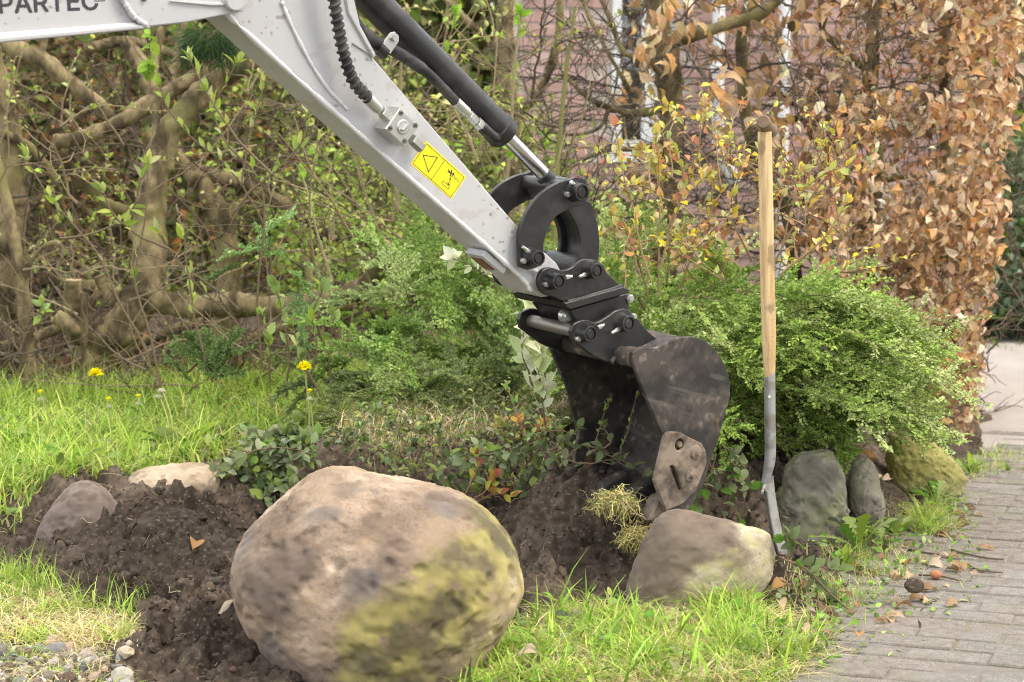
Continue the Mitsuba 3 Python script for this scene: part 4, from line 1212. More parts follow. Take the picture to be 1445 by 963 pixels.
hp_ = np.stack([br.uniform(-6, 7, n), 14.2 + br.uniform(-.5, .5, n) ** 3 * 6, br.uniform(.1, 3.9, n)], 1)
mb = MB()
scatter(mb, 'small', np.stack([br.uniform(-7, 8, 7000), br.uniform(15.2, 15.6, 7000), br.uniform(0, 4.2, 7000)], 1), br.normal(size=(7000, 3)) * [1, .2, 1], np.tile([0, -1., .2], (7000, 1)), .34, tints(OLIVE + BROWN, 7000, .3, br))
scatter(mb, 'small', hp_, br.normal(size=(n, 3)), br.normal(size=(n, 3)) + [0, -.8, .6], br.uniform(.10, .18, n), tints(OLIVE + OLIVE + DEEP[2:] + LIME[2:], n, .3, br))
put('leaves', mb, 'leaf', hd, color=True, smooth=True, kind='stuff')

# ------------------------------------------------------------------ beech hedge with last year's brown leaves
bh = thing('beech_hedge', 'beech hedge with dry brown leaves along the path', 'hedge')
er = np.random.default_rng(70)
limb(bh, 'trunk', [(936, 480, 8.5), (938, 380, 8.5), (948, 260, 8.5), (946, 140, 8.5), (930, 40, 8.5), (925, -60, 8.5)], .05, .045, 34, seed=51)
limb(bh, 'trunk', [(1232, 560, 8.5), (1230, 420, 8.5), (1222, 330, 8.5), (1236, 250, 8.5), (1228, 120, 8.5), (1240, -40, 8.5)], .036, .028, 34, seed=52)
limb(bh, 'trunk', [(1130, 520, 8.7), (1122, 400, 8.7), (1110, 300, 8.7), (1060, 200, 8.7), (1048, 60, 8.7), (1080, -60, 8.7)], .03, .022, 34, seed=53)
limb(bh, 'trunk', [(1330, 620, 8.5), (1326, 440, 8.5), (1336, 240, 8.5), (1330, -40, 8.5)], .034, .024, 26, seed=54)
for q, (pp, r0, r1) in enumerate([([(946, 60, 8.4), (985, 48, 8.3), (1030, 34, 8.3), (1075, 18, 8.3), (1110, -10, 8.3)], .026, .016), ([(944, 150, 8.45), (900, 160, 8.4), (860, 152, 8.35), (830, 138, 8.3), (800, 110, 8.3)], .017, .008),
                                  ([(948, 200, 8.45), (900, 210, 8.4), (850, 214, 8.35), (800, 240, 8.3)], .012, .006), ([(940, 110, 8.4), (908, 84, 8.3), (880, 74, 8.25), (862, 30, 8.25), (840, -20, 8.2)], .013, .008),
                                  ([(1060, 190, 8.6), (1120, 168, 8.5), (1170, 166, 8.4), (1230, 150, 8.3)], .014, .010), ([(1234, 110, 8.45), (1190, 70, 8.4), (1160, 40, 8.4), (1180, -10, 8.4)], .016, .010),
                                  ([(1225, 262, 8.4), (1280, 250, 8.3), (1330, 262, 8.3)], .012, .008), ([(1120, 290, 8.6), (1170, 262, 8.4), (1240, 258, 8.3)], .012, .007),
                                  ([(890, 130, 8.4), (850, 60, 8.3), (826, 10, 8.3), (815, -40, 8.3)], .008, .006), ([(880, 155, 8.4), (885, 200, 8.35), (905, 232, 8.3)], .006, .004),
                                  ([(860, 152, 8.35), (846, 180, 8.3), (812, 190, 8.3), (772, 186, 8.3)], .008, .005), ([(1260, 450, 8.2), (1310, 470, 8.1), (1360, 440, 8.1)], .010, .006)]):
    limb(bh, 'branch', pp, r0, r1, 22, 9, seed=60 + q)
twig_mass(bh, px_starts(120, 760, 1210, -20, 380, 8.1, 8.9, er), er, 7, (.075, .06, .048), .42, .0046, up=.2, wob=.32)
twig_mass(bh, px_starts(220, 1150, 1400, 0, 600, 7.85, 8.8, er), er, 6, (.11, .085, .06), .34, .0038, up=.1, wob=.3)
twig_mass(bh, px_starts(50, 800, 1200, 0, 330, 7.8, 8.3, er), er, 7, (.085, .068, .052), .36, .0030, up=.2, wob=.3)
# leaves: thick at the clipped end by the path, thinning out towards the wall
BEECH = [(.62, .43, .255), (.72, .54, .36), (.50, .32, .175), (.80, .65, .47), (.63, .37, .16), (.30, .19, .11)]
edge_x = lambda y, z: 1.66 + .16 * (y - 7.9) + .10 * np.clip(z, 0, 2) + .0 * y
nd = 17000
yy = 7.86 + 1.25 * er.uniform(0, 1, nd) ** 1.9
zz = er.uniform(.07, 2.15, nd)
xr = edge_x(yy, zz) + .10 * (meshkit.fbm(np.stack([yy * 3, zz * 4, yy * 0], -1), 3, 8) - .5)
xx = xr - .66 * er.uniform(0, 1, nd) ** 1.15
yy = yy + .16 * (meshkit.fbm(np.stack([xx * 5, zz * 5, xx * 0], -1), 3, 9) - .5)
keep = (meshkit.fbm(np.stack([xx * 5, yy * 5, zz * 5], -1), 3, 4) > .435 + .10 * np.clip((xr - xx) / .6, 0, 1)) & ~((zz < .32) & (xr - xx > .22) & (er.uniform(size=nd) < .6)) & (xr - xx < .5 + .25 * er.uniform(size=nd))
dense = np.stack([xx, yy, zz], 1)[keep]
ns = 4200
sx, sy, sz = er.uniform(.42, 1.3, ns), er.uniform(7.95, 8.9, ns), er.uniform(.5, 2.1, ns)
keep = meshkit.fbm(np.stack([sx * 4, sy * 4, sz * 4], -1), 3, 14) > .615 - .15 * sstep(.6, 1.25, sx) - .05 * sstep(1.5, 1.9, sz) + .05 * (sz < .9)
sparse = np.stack([sx, sy, sz], 1)[keep]
hl = np.vstack([dense, sparse])
nl = len(hl)
hdir = unit(np.stack([er.normal(0, .5, nl), er.normal(-.2, .5, nl), er.normal(-.55, .6, nl)], 1))
hup = unit(np.stack([er.normal(.25, .7, nl), er.normal(-.9, .5, nl), er.normal(.4, .5, nl)], 1))
hsz = er.uniform(.024, .058, nl) * np.where(hl[:, 0] < 1.15, 1.45, 1)
hk = er.integers(0, 3, nl)
vis = (hl[:, 0] / hl[:, 1] < .231) & (hl[:, 2] < CAM_H + .03 * hl[:, 1])
order = np.argsort(np.where(vis, hl[:, 1] - 6 * hsz, 99))
first, rest = order[:300], order[300:]
kinds = ['curled', 'curled_more', 'curled']
mb = MB()
for q in range(3):
    s_ = rest[hk[rest] == q]
    for j_, wd in enumerate((.38, .65, .95)):
        g_ = s_[(s_ * 7) % 3 == j_]
        scatter(mb, kinds[q] if wd < .6 else 'curled_low', hl[g_], hdir[g_], hup[g_], hsz[g_] * (1.25 - .3 * wd), tints(BEECH, len(g_), .30, er), wd)
put('leaves', mb, 'leaf', bh, color=True, smooth=True, kind='stuff')
for q in range(3):
    s_ = first[hk[first] == q]
    leaf_parts(bh, kinds[q], hl[s_], hdir[s_], hup[s_], hsz[s_], BEECH, er, width=.75)

# ------------------------------------------------------------------ small leaved shrubs made of sprays
def spray_template(r, L=.5, nt=19, leaf=.0105):
    """A flat, feathery spray along +x: (stem mesh, leaf positions, directions, normals)."""
    sm, P, D = MB(), [], []
    main = np.stack([np.linspace(0, 1, 14) * L, .03 * np.sin(np.linspace(0, 3, 14)) * L, -.20 * L * np.linspace(0, 1, 14) ** 2], 1)
    main += np.cumsum(r.normal(0, .0030, main.shape), 0)
    sm.add(*tube(main, np.linspace(.0026, .0010, 14), 3, False))

    def leaves_on(p, step):
        seg = np.linalg.norm(np.diff(p, axis=0), axis=1)
        s = np.r_[0, np.cumsum(seg)]
        for t in np.arange(.012, s[-1], step):
            q = np.array([np.interp(t, s, p[:, k]) for k in range(3)])
            d = unit(np.array([np.interp(min(t + .01, s[-1]), s, p[:, k]) for k in range(3)]) - q + 1e-6)
            for sgn in (-1, 1):
                sd = np.array([-d[1], d[0], 0]) * sgn
                P.append(q + r.normal(0, .0012, 3)); D.append(unit(d * .6 + sd * .8 + r.normal(0, .3, 3)))
    leaves_on(main[3:], .009)
    for k in range(nt):
        t = .1 + .88 * k / nt
        q = np.array([np.interp(t, np.linspace(0, 1, 14), main[:, a]) for a in range(3)])
        a = (1 if k % 2 else -1) * r.uniform(.6, 1.05)
        l = L * (.26 * math.sin(min(1, t * 1.6 + .25) * 2.2) + .03) * r.uniform(.35, 1.25)
        tw_ = wander(q, [math.cos(a), math.sin(a), r.normal(.05, .22)], max(l, .02), r, 3, .15)
        sm.add(*tube(tw_, .0010, 3, False))
        leaves_on(tw_, .0078)
    m, _ = sm.out()
    return m, np.array(P), np.array(D)


cr = np.random.default_rng(80)
SPRAYS = [spray_template(cr) for _ in range(6)]


def spray_shrub(key, bases, dirs, scales, cols, r, leaf=.0105, stem_col=(.10, .08, .05), var=.22):
    sm, lm = MB(), MB()
    for p, d, s in zip(bases, dirs, scales):
        m, P, D = SPRAYS[r.integers(6)]
        d = unit(d)
        up = unit(np.array([0, 0, 1.]) + r.normal(0, .35, 3))
        sv = unit(np.cross(up, d)); nv_ = np.cross(d, sv)
        R = np.stack([d, sv, nv_], 1)
        sm.add(np.asarray(m.vertices) @ R.T * s + p, m.faces, stem_col)
        n = len(P)
        base = np.asarray(cols, float)[r.integers(len(cols))] * r.uniform(.75, 1.25)
        c = np.clip(base * (1 + var * r.normal(size=(n, 1))).clip(.5, 1.6), .005, .8)
        scatter(lm, 'small', P @ R.T * s + p, D @ R.T, unit(R[:, 2] + r.normal(0, .5, (n, 3))), leaf * r.uniform(.7, 1.35, n), c)
    put('stems', sm, 'dry', key, color=True, kind='stuff')
    put('leaves', lm, 'leaf', key, color=True, smooth=False, kind='stuff')


GREEN = [(.29, .42, .095), (.36, .48, .14), (.20, .31, .07), (.45, .54, .22), (.32, .44, .12)]
key = thing('spreading_shrub', 'wide green shrub with arching sprays of tiny leaves around the spade', 'bush')
B, D, S = [], [], []
for _ in range(172):
    px, Y = cr.uniform(880, 1150), cr.uniform(6.35, 7.2)
    lo_y = 585 - 40 * (Y - 6.35) - .1 * max(0, px - 1060)
    py = cr.uniform(415, lo_y)
    py = max(py, 395 + .35 * max(0, px - 1040))
    B.append(at(px, py, Y))
    rt = (px - 960) / 250
    D.append([cr.normal(.35 + .5 * rt, .45), cr.normal(-.35, .35), cr.normal(.02 - .10 * rt, .16)])
    S.append(cr.uniform(.5, 1.05) if px > 1040 else cr.uniform(.45, .75))
for px, py, dx, dz in [(1180, 400, 1, -.12), (1190, 470, 1, -.28), (1170, 440, 1, -.2), (1200, 510, 1, -.22), (1180, 530, 1, -.28), (1210, 530, 1, -.25), (1120, 400, 1, .0), (1140, 385, .9, .08), (1230, 520, 1, -.22), (1240, 535, 1, -.2),
                       (1200, 490, 1, -.22), (1210, 440, .9, -.1), (1225, 520, .9, -.25)]:
    B.append(at(px - 75, py + 12, 6.55)); D.append([dx, -.1, dz - .08]); S.append(.80)
for _ in range(16):
    B.append(at(cr.uniform(850, 1050), cr.uniform(380, 440), cr.uniform(6.7, 7.2))); D.append([cr.normal(0, .35), -.2, cr.normal(.5, .25)]); S.append(cr.uniform(.3, .55))
for _ in range(20):
    py = cr.uniform(400, 545)
    B.append(at(cr.uniform(1090, 1190), py, cr.uniform(6.35, 6.7))); D.append([1, cr.normal(-.1, .2), cr.normal(-.08 - .0016 * (py - 400), .05)]); S.append(cr.uniform(.7, .95))
for _ in range(46):
    px = cr.uniform(1050, 1205)
    B.append(at(px, cr.uniform(540, 600) + .06 * (px - 1140), cr.uniform(6.65, 6.95) + .9 * max(0, px - 1150) / 85 * .35)); D.append([cr.normal(.5, .5), -.6, cr.normal(-.1, .12)]); S.append(cr.uniform(.22, .40))
spray_shrub(key, B, D, S, GREEN, cr, .0125)
for pp in ([(1000, 640, 7.0), (1050, 520, 6.8), (1120, 450, 6.6), (1200, 440, 6.5)], [(1080, 650, 7.0), (1150, 560, 6.7), (1240, 560, 6.5)], [(960, 620, 7.1), (940, 500, 6.9), (900, 420, 6.8)]):
    put('branch', trimesh.Trimesh(*tube(spl([at(*q) for q in pp], 20), np.linspace(.008, .003, 20), 6), process=False), 'bark', key, smooth=True)
key = thing('small_leaf_shrub', 'light green feathery shrub below the dipper', 'bush')
B, D, S = [], [], []
for _ in range(92):
    px, Y = cr.uniform(575, 760), cr.uniform(6.95, 7.8)
    top = 315 + .55 * abs(px - 600) + (90 if px > 690 else 0)
    B.append(at(px, cr.uniform(min(top + 20, 480), 505), Y))
    D.append([cr.normal(0, .5), cr.normal(-.35, .35), cr.normal(.3, .4)])
    S.append(cr.uniform(.35, .85))
for _ in range(16):
    B.append(at(cr.uniform(490, 580), cr.uniform(462, 512), cr.uniform(6.95, 7.4))); D.append([cr.normal(0, .6), cr.normal(-.3, .3), cr.normal(.15, .2)]); S.append(cr.uniform(.3, .5))
for _ in range(46):
    B.append(at(cr.uniform(735, 930), cr.uniform(400, 540), cr.uniform(6.9, 7.5))); D.append([cr.normal(0, .6), cr.normal(-.3, .3), cr.normal(.25, .3)]); S.append(cr.uniform(.4, .8))
spray_shrub(key, B, D, S, [(.30, .44, .12), (.37, .50, .17), (.23, .35, .09), (.42, .52, .22)], cr, .0125)
key = thing('small_leaf_shrub', 'blue green hanging sprays in front of the pruned branches', 'bush')
B, D, S = [], [], []
for px, py in [(300, 372), (330, 350), (355, 345), (385, 352), (405, 378), (425, 366), (420, 400), (345, 372)]:
    B.append(at(px, py, 7.3)); D.append([cr.normal(0, .5), -.2, cr.normal(-.2, .5)]); S.append(cr.uniform(.25, .42))
spray_shrub(key, B, D, S, [(.28, .42, .16), (.34, .48, .2)], cr, .011)
key = thing('small_leaf_shrub', 'dark green low cushion beside the pruned trunk', 'bush')
B, D, S = [], [], []
for _ in range(13):
    B.append(at(cr.uniform(262, 325), cr.uniform(500, 545), cr.uniform(7.0, 7.4))); D.append([cr.normal(0, .5), -.2, cr.normal(.5, .3)]); S.append(cr.uniform(.22, .36))
spray_shrub(key, B, D, S, [(.17, .26, .09), (.22, .32, .12)], cr, .010)
key = thing('spreading_shrub', 'grey green trailing sprays lying on the bank left of the bucket', 'bush')
B, D, S = [], [], []
for _ in range(44):
    B.append(at(cr.uniform(430, 780), cr.uniform(515, 560), cr.uniform(6.9, 7.2))); D.append([cr.normal(-.1, .7), cr.normal(-.4, .3), cr.normal(.0, .15)]); S.append(cr.uniform(.25, .42))
spray_shrub(key, B, D, S, [(.24, .30, .12), (.30, .37, .16), (.18, .24, .10)], cr, .009)
# the tuft of pine needles under the boom
key = thing('pine_sprig', 'dark green pine needle tuft hanging under the boom joint', 'pine')
mb = MB()
nn_ = 900
c0 = np.array([at(cr.uniform(262, 332), cr.uniform(42, 78), 8.05 + cr.normal(0, .04)) for _ in range(nn_)])
dd_ = unit(c0 - at(300, 52, 8.05) + cr.normal(0, .05, (nn_, 3)) + [0, 0, -.04])
blades(mb, c0[:, 0], c0[:, 1], c0[:, 2], np.full(nn_, .001), np.full(nn_, .001), .1, tints([(.03, .06, .02)], nn_, .2, cr), cr)
mb = MB()
for p, d in zip(c0, dd_):
    mb.add(*tube([p, p + d * cr.uniform(.05, .10) + [0, 0, -.012]], [.0011, .0005], 3, False), np.array((.045, .085, .035)) * cr.uniform(.6, 1.5))
put('needles', mb, 'leaf', key, color=True, kind='stuff')
put('branch', trimesh.Trimesh(*tube(spl([at(330, 20, 8.1), at(300, 50, 8.05), at(268, 70, 8.05)], 10), [.006] * 10, 6), process=False), 'bark', key)

# ------------------------------------------------------------------ shoots with young leaves
yr = np.random.default_rng(90)
YOUNG = [(.34, .40, .07), (.42, .46, .12), (.28, .36, .09), (.40, .44, .20), (.24, .34, .05)]


def shoot(parent, px, Y, r0, n_leaf, size, cols, kind='ovate', start=.15, r=yr, col=(.13, .10, .06), spread=.7, tuft=0, up=.5, dY=0.0, width=.8):
    """A twig along px (list of photograph positions) at distance Y with its leaves as parts."""
    n = len(px)
    pts = spl([at(x, y, Y + dY * k / max(1, n - 1)) for k, (x, y) in enumerate(px)], 24)
    pts = pts + np.cumsum(r.normal(0, .0012, pts.shape), 0)
    put('stem', trimesh.Trimesh(*tube(pts, np.linspace(r0, r0 * .45, 24), 6), process=False), 'dry', parent, color=np.tile(np.array(col) * r.uniform(.8, 1.2), (24 * 6 + 2, 1)), smooth=True)
    t = np.concatenate([r.uniform(start, 1, n_leaf), 1 - np.abs(r.normal(0, .015, tuft))])
    i = np.clip((t * 23).astype(int), 0, 22)
    P = pts[i] + (pts[i + 1] - pts[i]) * (t * 23 - i)[:, None]
    d0 = unit(pts[i + 1] - pts[i])
    D = unit(d0 * .6 + spread * r.normal(0, .7, P.shape) + [0, 0, up])
    U = unit(r.normal(0, .6, P.shape) + [0, -.5, .8])
    leaf_parts(parent, kind, P, D, U, size * r.uniform(.55, 1.2, len(P)), cols, r, width=width)


s1 = thing('young_leaf_shrub', 'thin shoots with narrow yellow green young leaves before the gnarled tree', 'shrub')
for px, nl, tf in [([(40, 225), (66, 268), (100, 312), (140, 362), (166, 424), (200, 484), (216, 530)], 10, 7), ([(222, 122), (236, 160), (270, 202), (318, 236), (352, 284), (378, 344), (380, 420)], 16, 5), ([(146, 272), (162, 302), (196, 332), (240, 352)], 9, 4),
                   ([(208, 228), (206, 290), (194, 362), (190, 402), (212, 472), (228, 556)], 8, 6), ([(330, 84), (318, 112), (300, 152), (322, 204), (366, 256), (372, 330), (362, 420), (370, 520)], 17, 6), ([(270, 92), (290, 132), (330, 190), (384, 246)], 12, 6),
                   ([(384, 98), (352, 202), (340, 262)], 8, 5), ([(440, 146), (430, 192), (398, 232), (358, 264), (330, 300)], 12, 5), ([(120, 95), (140, 150), (175, 205)], 0, 0), ([(205, 250), (185, 300), (130, 330), (84, 336)], 6, 2),
                   ([(256, 330), (266, 400), (280, 470), (300, 540)], 7, 3), ([(222, 322), (270, 392), (330, 452), (362, 520)], 8, 2), ([(455, 200), (440, 300), (452, 420)], 6, 3)]:
    shoot(s1, px[::-1], yr.uniform(6.95, 7.35), .0045, nl, .050, YOUNG, start=.35, tuft=tf, width=.62)
s2 = thing('young_leaf_shrub', 'broad leaved green shoots at the foot of the tangle left of the small shrub', 'shrub')
for px, nl in [([(404, 560), (408, 500), (398, 440), (386, 404)], 9), ([(430, 555), (446, 500), (440, 450), (452, 412)], 9), ([(470, 560), (466, 500), (474, 446)], 8), ([(380, 540), (376, 480), (366, 440)], 7), ([(452, 560), (420, 500), (412, 460)], 7)]:
    shoot(s2, px, yr.uniform(6.8, 7.1), .004, nl, .050, [(.22, .31, .09), (.30, .38, .14), (.26, .33, .06), (.34, .40, .20)], start=.3, tuft=3, width=1.0)
s3 = thing('bright_leaf_sprig', 'hanging cluster of bright green lobed leaves under the boom', 'leaves')
shoot(s3, [(214, 20), (212, 60), (205, 96)], 7.8, .004, 12, .052, [(.24, .46, .04), (.32, .50, .08), (.20, .38, .04)], start=.3, tuft=12, up=-.2, spread=1.1, width=1.3)
s3 = thing('bright_leaf_sprig', 'small cluster of drooping bright green leaves beside the slim trunk', 'leaves')
shoot(s3, [(14, 452), (34, 470), (52, 455), (56, 432)], 7.4, .003, 6, .045, [(.24, .42, .10), (.32, .46, .18)], start=.5, tuft=6, up=-.4)
for lbl, px, r0, tf, nl, cl_ in [('tall pale stem with bright green leaf tufts beside the cylinder', [(708, 420), (714, 300), (720, 180), (728, 60), (734, 24)], .008, 9, 14, (.24, .20, .12)),
                                 ('leafless thick yellow green stem in front of the brick wall', [(780, 400), (786, 260), (798, 120), (812, 8)], .0115, 0, 0, (.20, .20, .07)),
                                 ('straight tan stem seen between the dipper and the cylinder', [(560, 300), (562, 220), (566, 130), (570, 60)], .010, 0, 2, (.26, .22, .12)),
                                 ('thin stem with small bright leaves above the cylinder', [(640, 250), (634, 160), (628, 80), (640, 10)], .0035, 8, 12, (.14, .11, .06)),
                                 ('leaning pale stem crossing below the dipper', [(470, 400), (450, 330), (436, 270), (424, 240)], .006, 2, 5, (.30, .25, .15))]:
    s4 = thing('tall_shoot', lbl, 'shoot')
    shoot(s4, px, 7.75, r0, nl, .042, [(.26, .44, .06), (.32, .48, .08)], start=.4, tuft=tf, col=cl_)

# yellow, orange and pink young leaves of the rose-like shrubs
WARM = [(.62, .52, .06), (.55, .40, .10), (.48, .50, .18), (.58, .34, .18), (.42, .46, .16), (.62, .54, .28), (.44, .19, .12), (.56, .54, .12)]
s5 = thing('yellow_leaf_shrub', 'shrub with thin stems and yellow orange young leaves behind the curved link', 'shrub')
for px in ([(930, 420), (928, 330), (930, 250), (926, 190)], [(940, 400), (950, 310), (980, 230), (986, 150)], [(920, 400), (900, 320), (884, 250), (874, 180)], [(930, 380), (960, 290), (1000, 250)], [(915, 420), (890, 340), (862, 300)], [(950, 420), (990, 330), (1020, 270)],
           [(935, 300), (925, 240), (905, 210)], [(940, 330), (965, 270), (955, 215)], [(900, 380), (880, 320), (850, 330)]):
    shoot(s5, px, yr.uniform(6.45, 6.8), .0035, 18, .033, WARM, start=.3, tuft=4, col=(.28, .20, .11), width=1.1)
budding(s5, px_starts(24, 860, 1050, 220, 430, 6.45, 6.9, yr), yr, WARM, .32, .0026, 11, .027, (.26, .19, .11))
s5 = thing('yellow_leaf_shrub', 'arching twigs with yellow and pink young leaves right of the spade shaft', 'shrub')
for px in ([(1090, 380), (1130, 300), (1180, 230), (1234, 178)], [(1100, 360), (1120, 290), (1150, 250), (1200, 226)], [(1094, 330), (1108, 270), (1140, 240)], [(1060, 370), (1030, 300), (1048, 230)], [(1100, 390), (1160, 330), (1190, 280)]):
    shoot(s5, px, yr.uniform(6.3, 6.6), .0032, 16, .031, WARM, start=.35, tuft=4, col=(.22, .14, .09), width=1.1)
budding(s5, px_starts(15, 1095, 1190, 240, 400, 6.35, 6.7, yr), yr, WARM, .30, .0024, 10, .025, (.22, .15, .09))
s5 = thing('yellow_leaf_shrub', 'low sprig of pink and yellow leaves on the bank left of the bucket', 'shrub')
for px in ([(742, 660), (738, 625), (726, 596)], [(748, 650), (756, 620), (770, 600)], [(735, 650), (712, 616), (706, 600)]):
    shoot(s5, px, 6.2, .003, 11, .032, WARM[:4] + WARM[6:], start=.4, tuft=5, col=(.2, .1, .07), width=.8)
s5 = thing('yellow_leaf_shrub', 'sprig of yellow and rust coloured leaves right behind the big boulder', 'shrub')
for px in ([(640, 720), (660, 690), (672, 660), (668, 640)], [(650, 720), (690, 700), (720, 700)], [(655, 715), (690, 690), (700, 676)]):
    shoot(s5, px, 6.0, .003, 10, .032, [(.46, .40, .08), (.42, .26, .07), (.44, .44, .16), (.38, .12, .08)], start=.3, tuft=4, col=(.2, .1, .07), width=1.0)

# the variegated creeper with whitish leaves
VAR = [(.68, .71, .50), (.60, .67, .40), (.74, .75, .60), (.52, .61, .30)]
s6 = thing('variegated_creeper', 'upright sprig of creamy white green leaves left of the bucket', 'creeper')
for px, nl in [([(770, 600), (762, 540), (754, 480), (744, 425)], 34), ([(766, 590), (748, 530), (738, 490), (742, 450)], 16), ([(764, 580), (772, 545), (764, 500), (750, 470)], 14)]:
    shoot(s6, px, 6.0, .003, nl, .060, VAR, start=.12, tuft=4, up=.05, spread=1.1, width=.9)
s6 = thing('variegated_creeper', 'sprig of pale cream leaves below the red reflector', 'creeper')
for px in ([(700, 400), (672, 380), (640, 366)], [(710, 410), (690, 380), (676, 358)]):
    shoot(s6, px, 6.25, .003, 10, .050, VAR, start=.2, tuft=3, up=.05, spread=1.1, width=.95)

# evergreen creepers with dull green leaves on the dug edge
CREEP = [(.19, .24, .115), (.25, .30, .16), (.31, .36, .22), (.15, .20, .08), (.24, .34, .09)]


def creeper(label, runs, Y, size=.034, cols=CREEP, n=13, r=yr, up=.35, cat='creeper', name='evergreen_creeper', width=1.05, dense=0):
    k = thing(name, label, cat)
    for px in runs:
        shoot(k, px, Y + r.normal(0, .05), .0028, n, size, cols, start=.08, tuft=2, up=up, spread=1.0, col=(.17, .12, .08), width=width)
    if dense:
        mb = MB()
        for px in runs:
            p = spl([at(x, y, Y + .04) for x, y in px], dense) + r.normal(0, .022, (dense, 3))
            scatter(mb, 'ovate', p, unit(r.normal(size=(dense, 3)) + [0, -.2, .2]), unit(r.normal(0, .5, (dense, 3)) + [0, -.4, .8]), size * r.uniform(.5, 1, dense), tints(cols, dense, .2, r), width)
        put('leaves', mb, 'leaf', k, color=True, smooth=True, kind='stuff')


creeper('mound of dull grey green leaves on the soil above the big boulder', [[(420, 650), (380, 660), (330, 690), (290, 720)], [(440, 640), (400, 630), (350, 640), (310, 668)], [(430, 660), (400, 690), (370, 710)], [(400, 650), (360, 690), (330, 730)], [(450, 630), (420, 615), (395, 612)], [(420, 680), (405, 700), (420, 720)],
                                                                          [(410, 640), (370, 655), (320, 665)], [(390, 670), (350, 700), (310, 728)], [(430, 640), (380, 620), (345, 630)], [(380, 650), (340, 660), (270, 710)]], 6.28, .044, n=24, dense=60)
creeper('dull green leafy runners hanging over the dug edge right of the big boulder', [[(760, 620), (720, 640), (690, 670)], [(740, 610), (750, 650), (745, 690)], [(700, 640), (660, 650), (620, 668)], [(770, 640), (760, 680), (742, 710)], [(720, 620), (680, 640), (640, 645)], [(700, 650), (690, 680), (660, 690)], [(660, 640), (630, 660), (640, 690)]], 6.15, .042, n=15, dense=16)
creeper('green leafy runner lying in the mouth of the bucket', [[(790, 660), (820, 630), (850, 640), (880, 660)], [(800, 650), (830, 655), (870, 650), (910, 672)], [(770, 640), (800, 620), (815, 600)], [(830, 640), (860, 625), (850, 600)]], 5.9, .036, [(.12, .20, .07), (.16, .25, .09), (.20, .27, .13)], n=9)
creeper('green and silvery leaves hanging behind the boulder right of the bucket', [[(1010, 640), (1000, 680), (985, 720)], [(1030, 640), (1040, 680), (1050, 720)], [(1000, 650), (1020, 690), (1020, 730)], [(1020, 630), (1050, 660), (1062, 700)], [(1010, 660), (980, 700), (972, 724)], [(1040, 650), (1030, 690), (1040, 735)]], 6.05, .038, [(.15, .22, .12), (.20, .28, .15), (.12, .24, .04), (.26, .32, .20)], n=11)
creeper('long leafy twig trailing across the pavement edge', [[(1100, 786), (1140, 806), (1185, 850), (1230, 880), (1300, 900), (1362, 922)], [(1120, 794), (1150, 800), (1190, 810)], [(1130, 800), (1165, 830), (1180, 850)], [(1110, 790), (1120, 760), (1100, 755)]], 5.52, .040, [(.14, .23, .09), (.20, .28, .15), (.10, .20, .04)], n=11)

budding(thing('low_undergrowth', 'straggling dull green and brown sprigs on the dug face behind the big boulder', 'weeds'), px_starts(40, 470, 800, 605, 690, 6.1, 6.4, yr), yr, CREEP + [(.34, .34, .12), (.30, .36, .10)], .15, .0018, 12, .022, (.2, .15, .1))
# stalks standing before the bucket opening
for lbl, px in [('upright tiny leaved stalk in front of the dark bucket opening', [(840, 640), (848, 606), (860, 566)]), ('dry tiny leaved stalk deeper in the bucket opening', [(876, 640), (890, 600), (902, 556)])]:
    k = thing('leafy_stalk', lbl, 'weed')
    shoot(k, px, 5.85, .0018, 34, .013, [(.26, .27, .08), (.32, .30, .12), (.2, .22, .07)], start=.05, tuft=4, up=.3, spread=1.0)

# ------------------------------------------------------------------ grass
gr = np.random.default_rng(100)
FRESH = [(.31, .47, .07), (.38, .55, .09), (.26, .41, .06), (.48, .60, .14), (.40, .52, .13), (.54, .58, .20)]
STRAW = [(.66, .60, .30), (.58, .53, .25), (.72, .66, .40), (.50, .42, .22)]


def turf(poly, n, hmin, hmax, cols, r, lean=(.2, 1.0), w=.0042, patchy=.0, f=6, name='grass', label=None, straw=.0, box=None, holes=None):
    x, y = in_zone(poly, n, r, box)
    e = signed(poly, x, y)
    q = nz(x, y, f, 55)
    keep = (q > patchy * r.uniform(.6, 1.3, len(x))) & (e > .07 * r.uniform(-1, 1, len(x)) * (1 - q) + .02)
    if holes is not None:
        keep &= ~shapely.contains(holes, shapely.points(x, y))
    x, y, q = x[keep], y[keep], q[keep]
    z = soil_z(x, y) - .004
    n = len(x)
    patch = .62 + .75 * nz(x, y, 11, 58)
    h = r.uniform(hmin, hmax, n) * (.55 + .9 * q) * np.exp(r.normal(0, .2, n))
    c = tints(cols, n, .25, r) * patch[:, None]
    pale = r.uniform(size=n) < straw * 3.2 * sstep(.72, .30, nz(x, y, 7, 57))
    c[pale] = tints(STRAW, int(pale.sum()), .2, r)
    h[pale] *= .8
    mb = MB()
    ln = r.uniform(lean[0], lean[1], n)
    ln[pale] *= 1.5
    blades(mb, x, y, z, h, w * r.uniform(.6, 1.4, n), ln, c, r)
    tag(put(name, mb, 'leaf', color=True, smooth=False), label=label, kind='stuff')


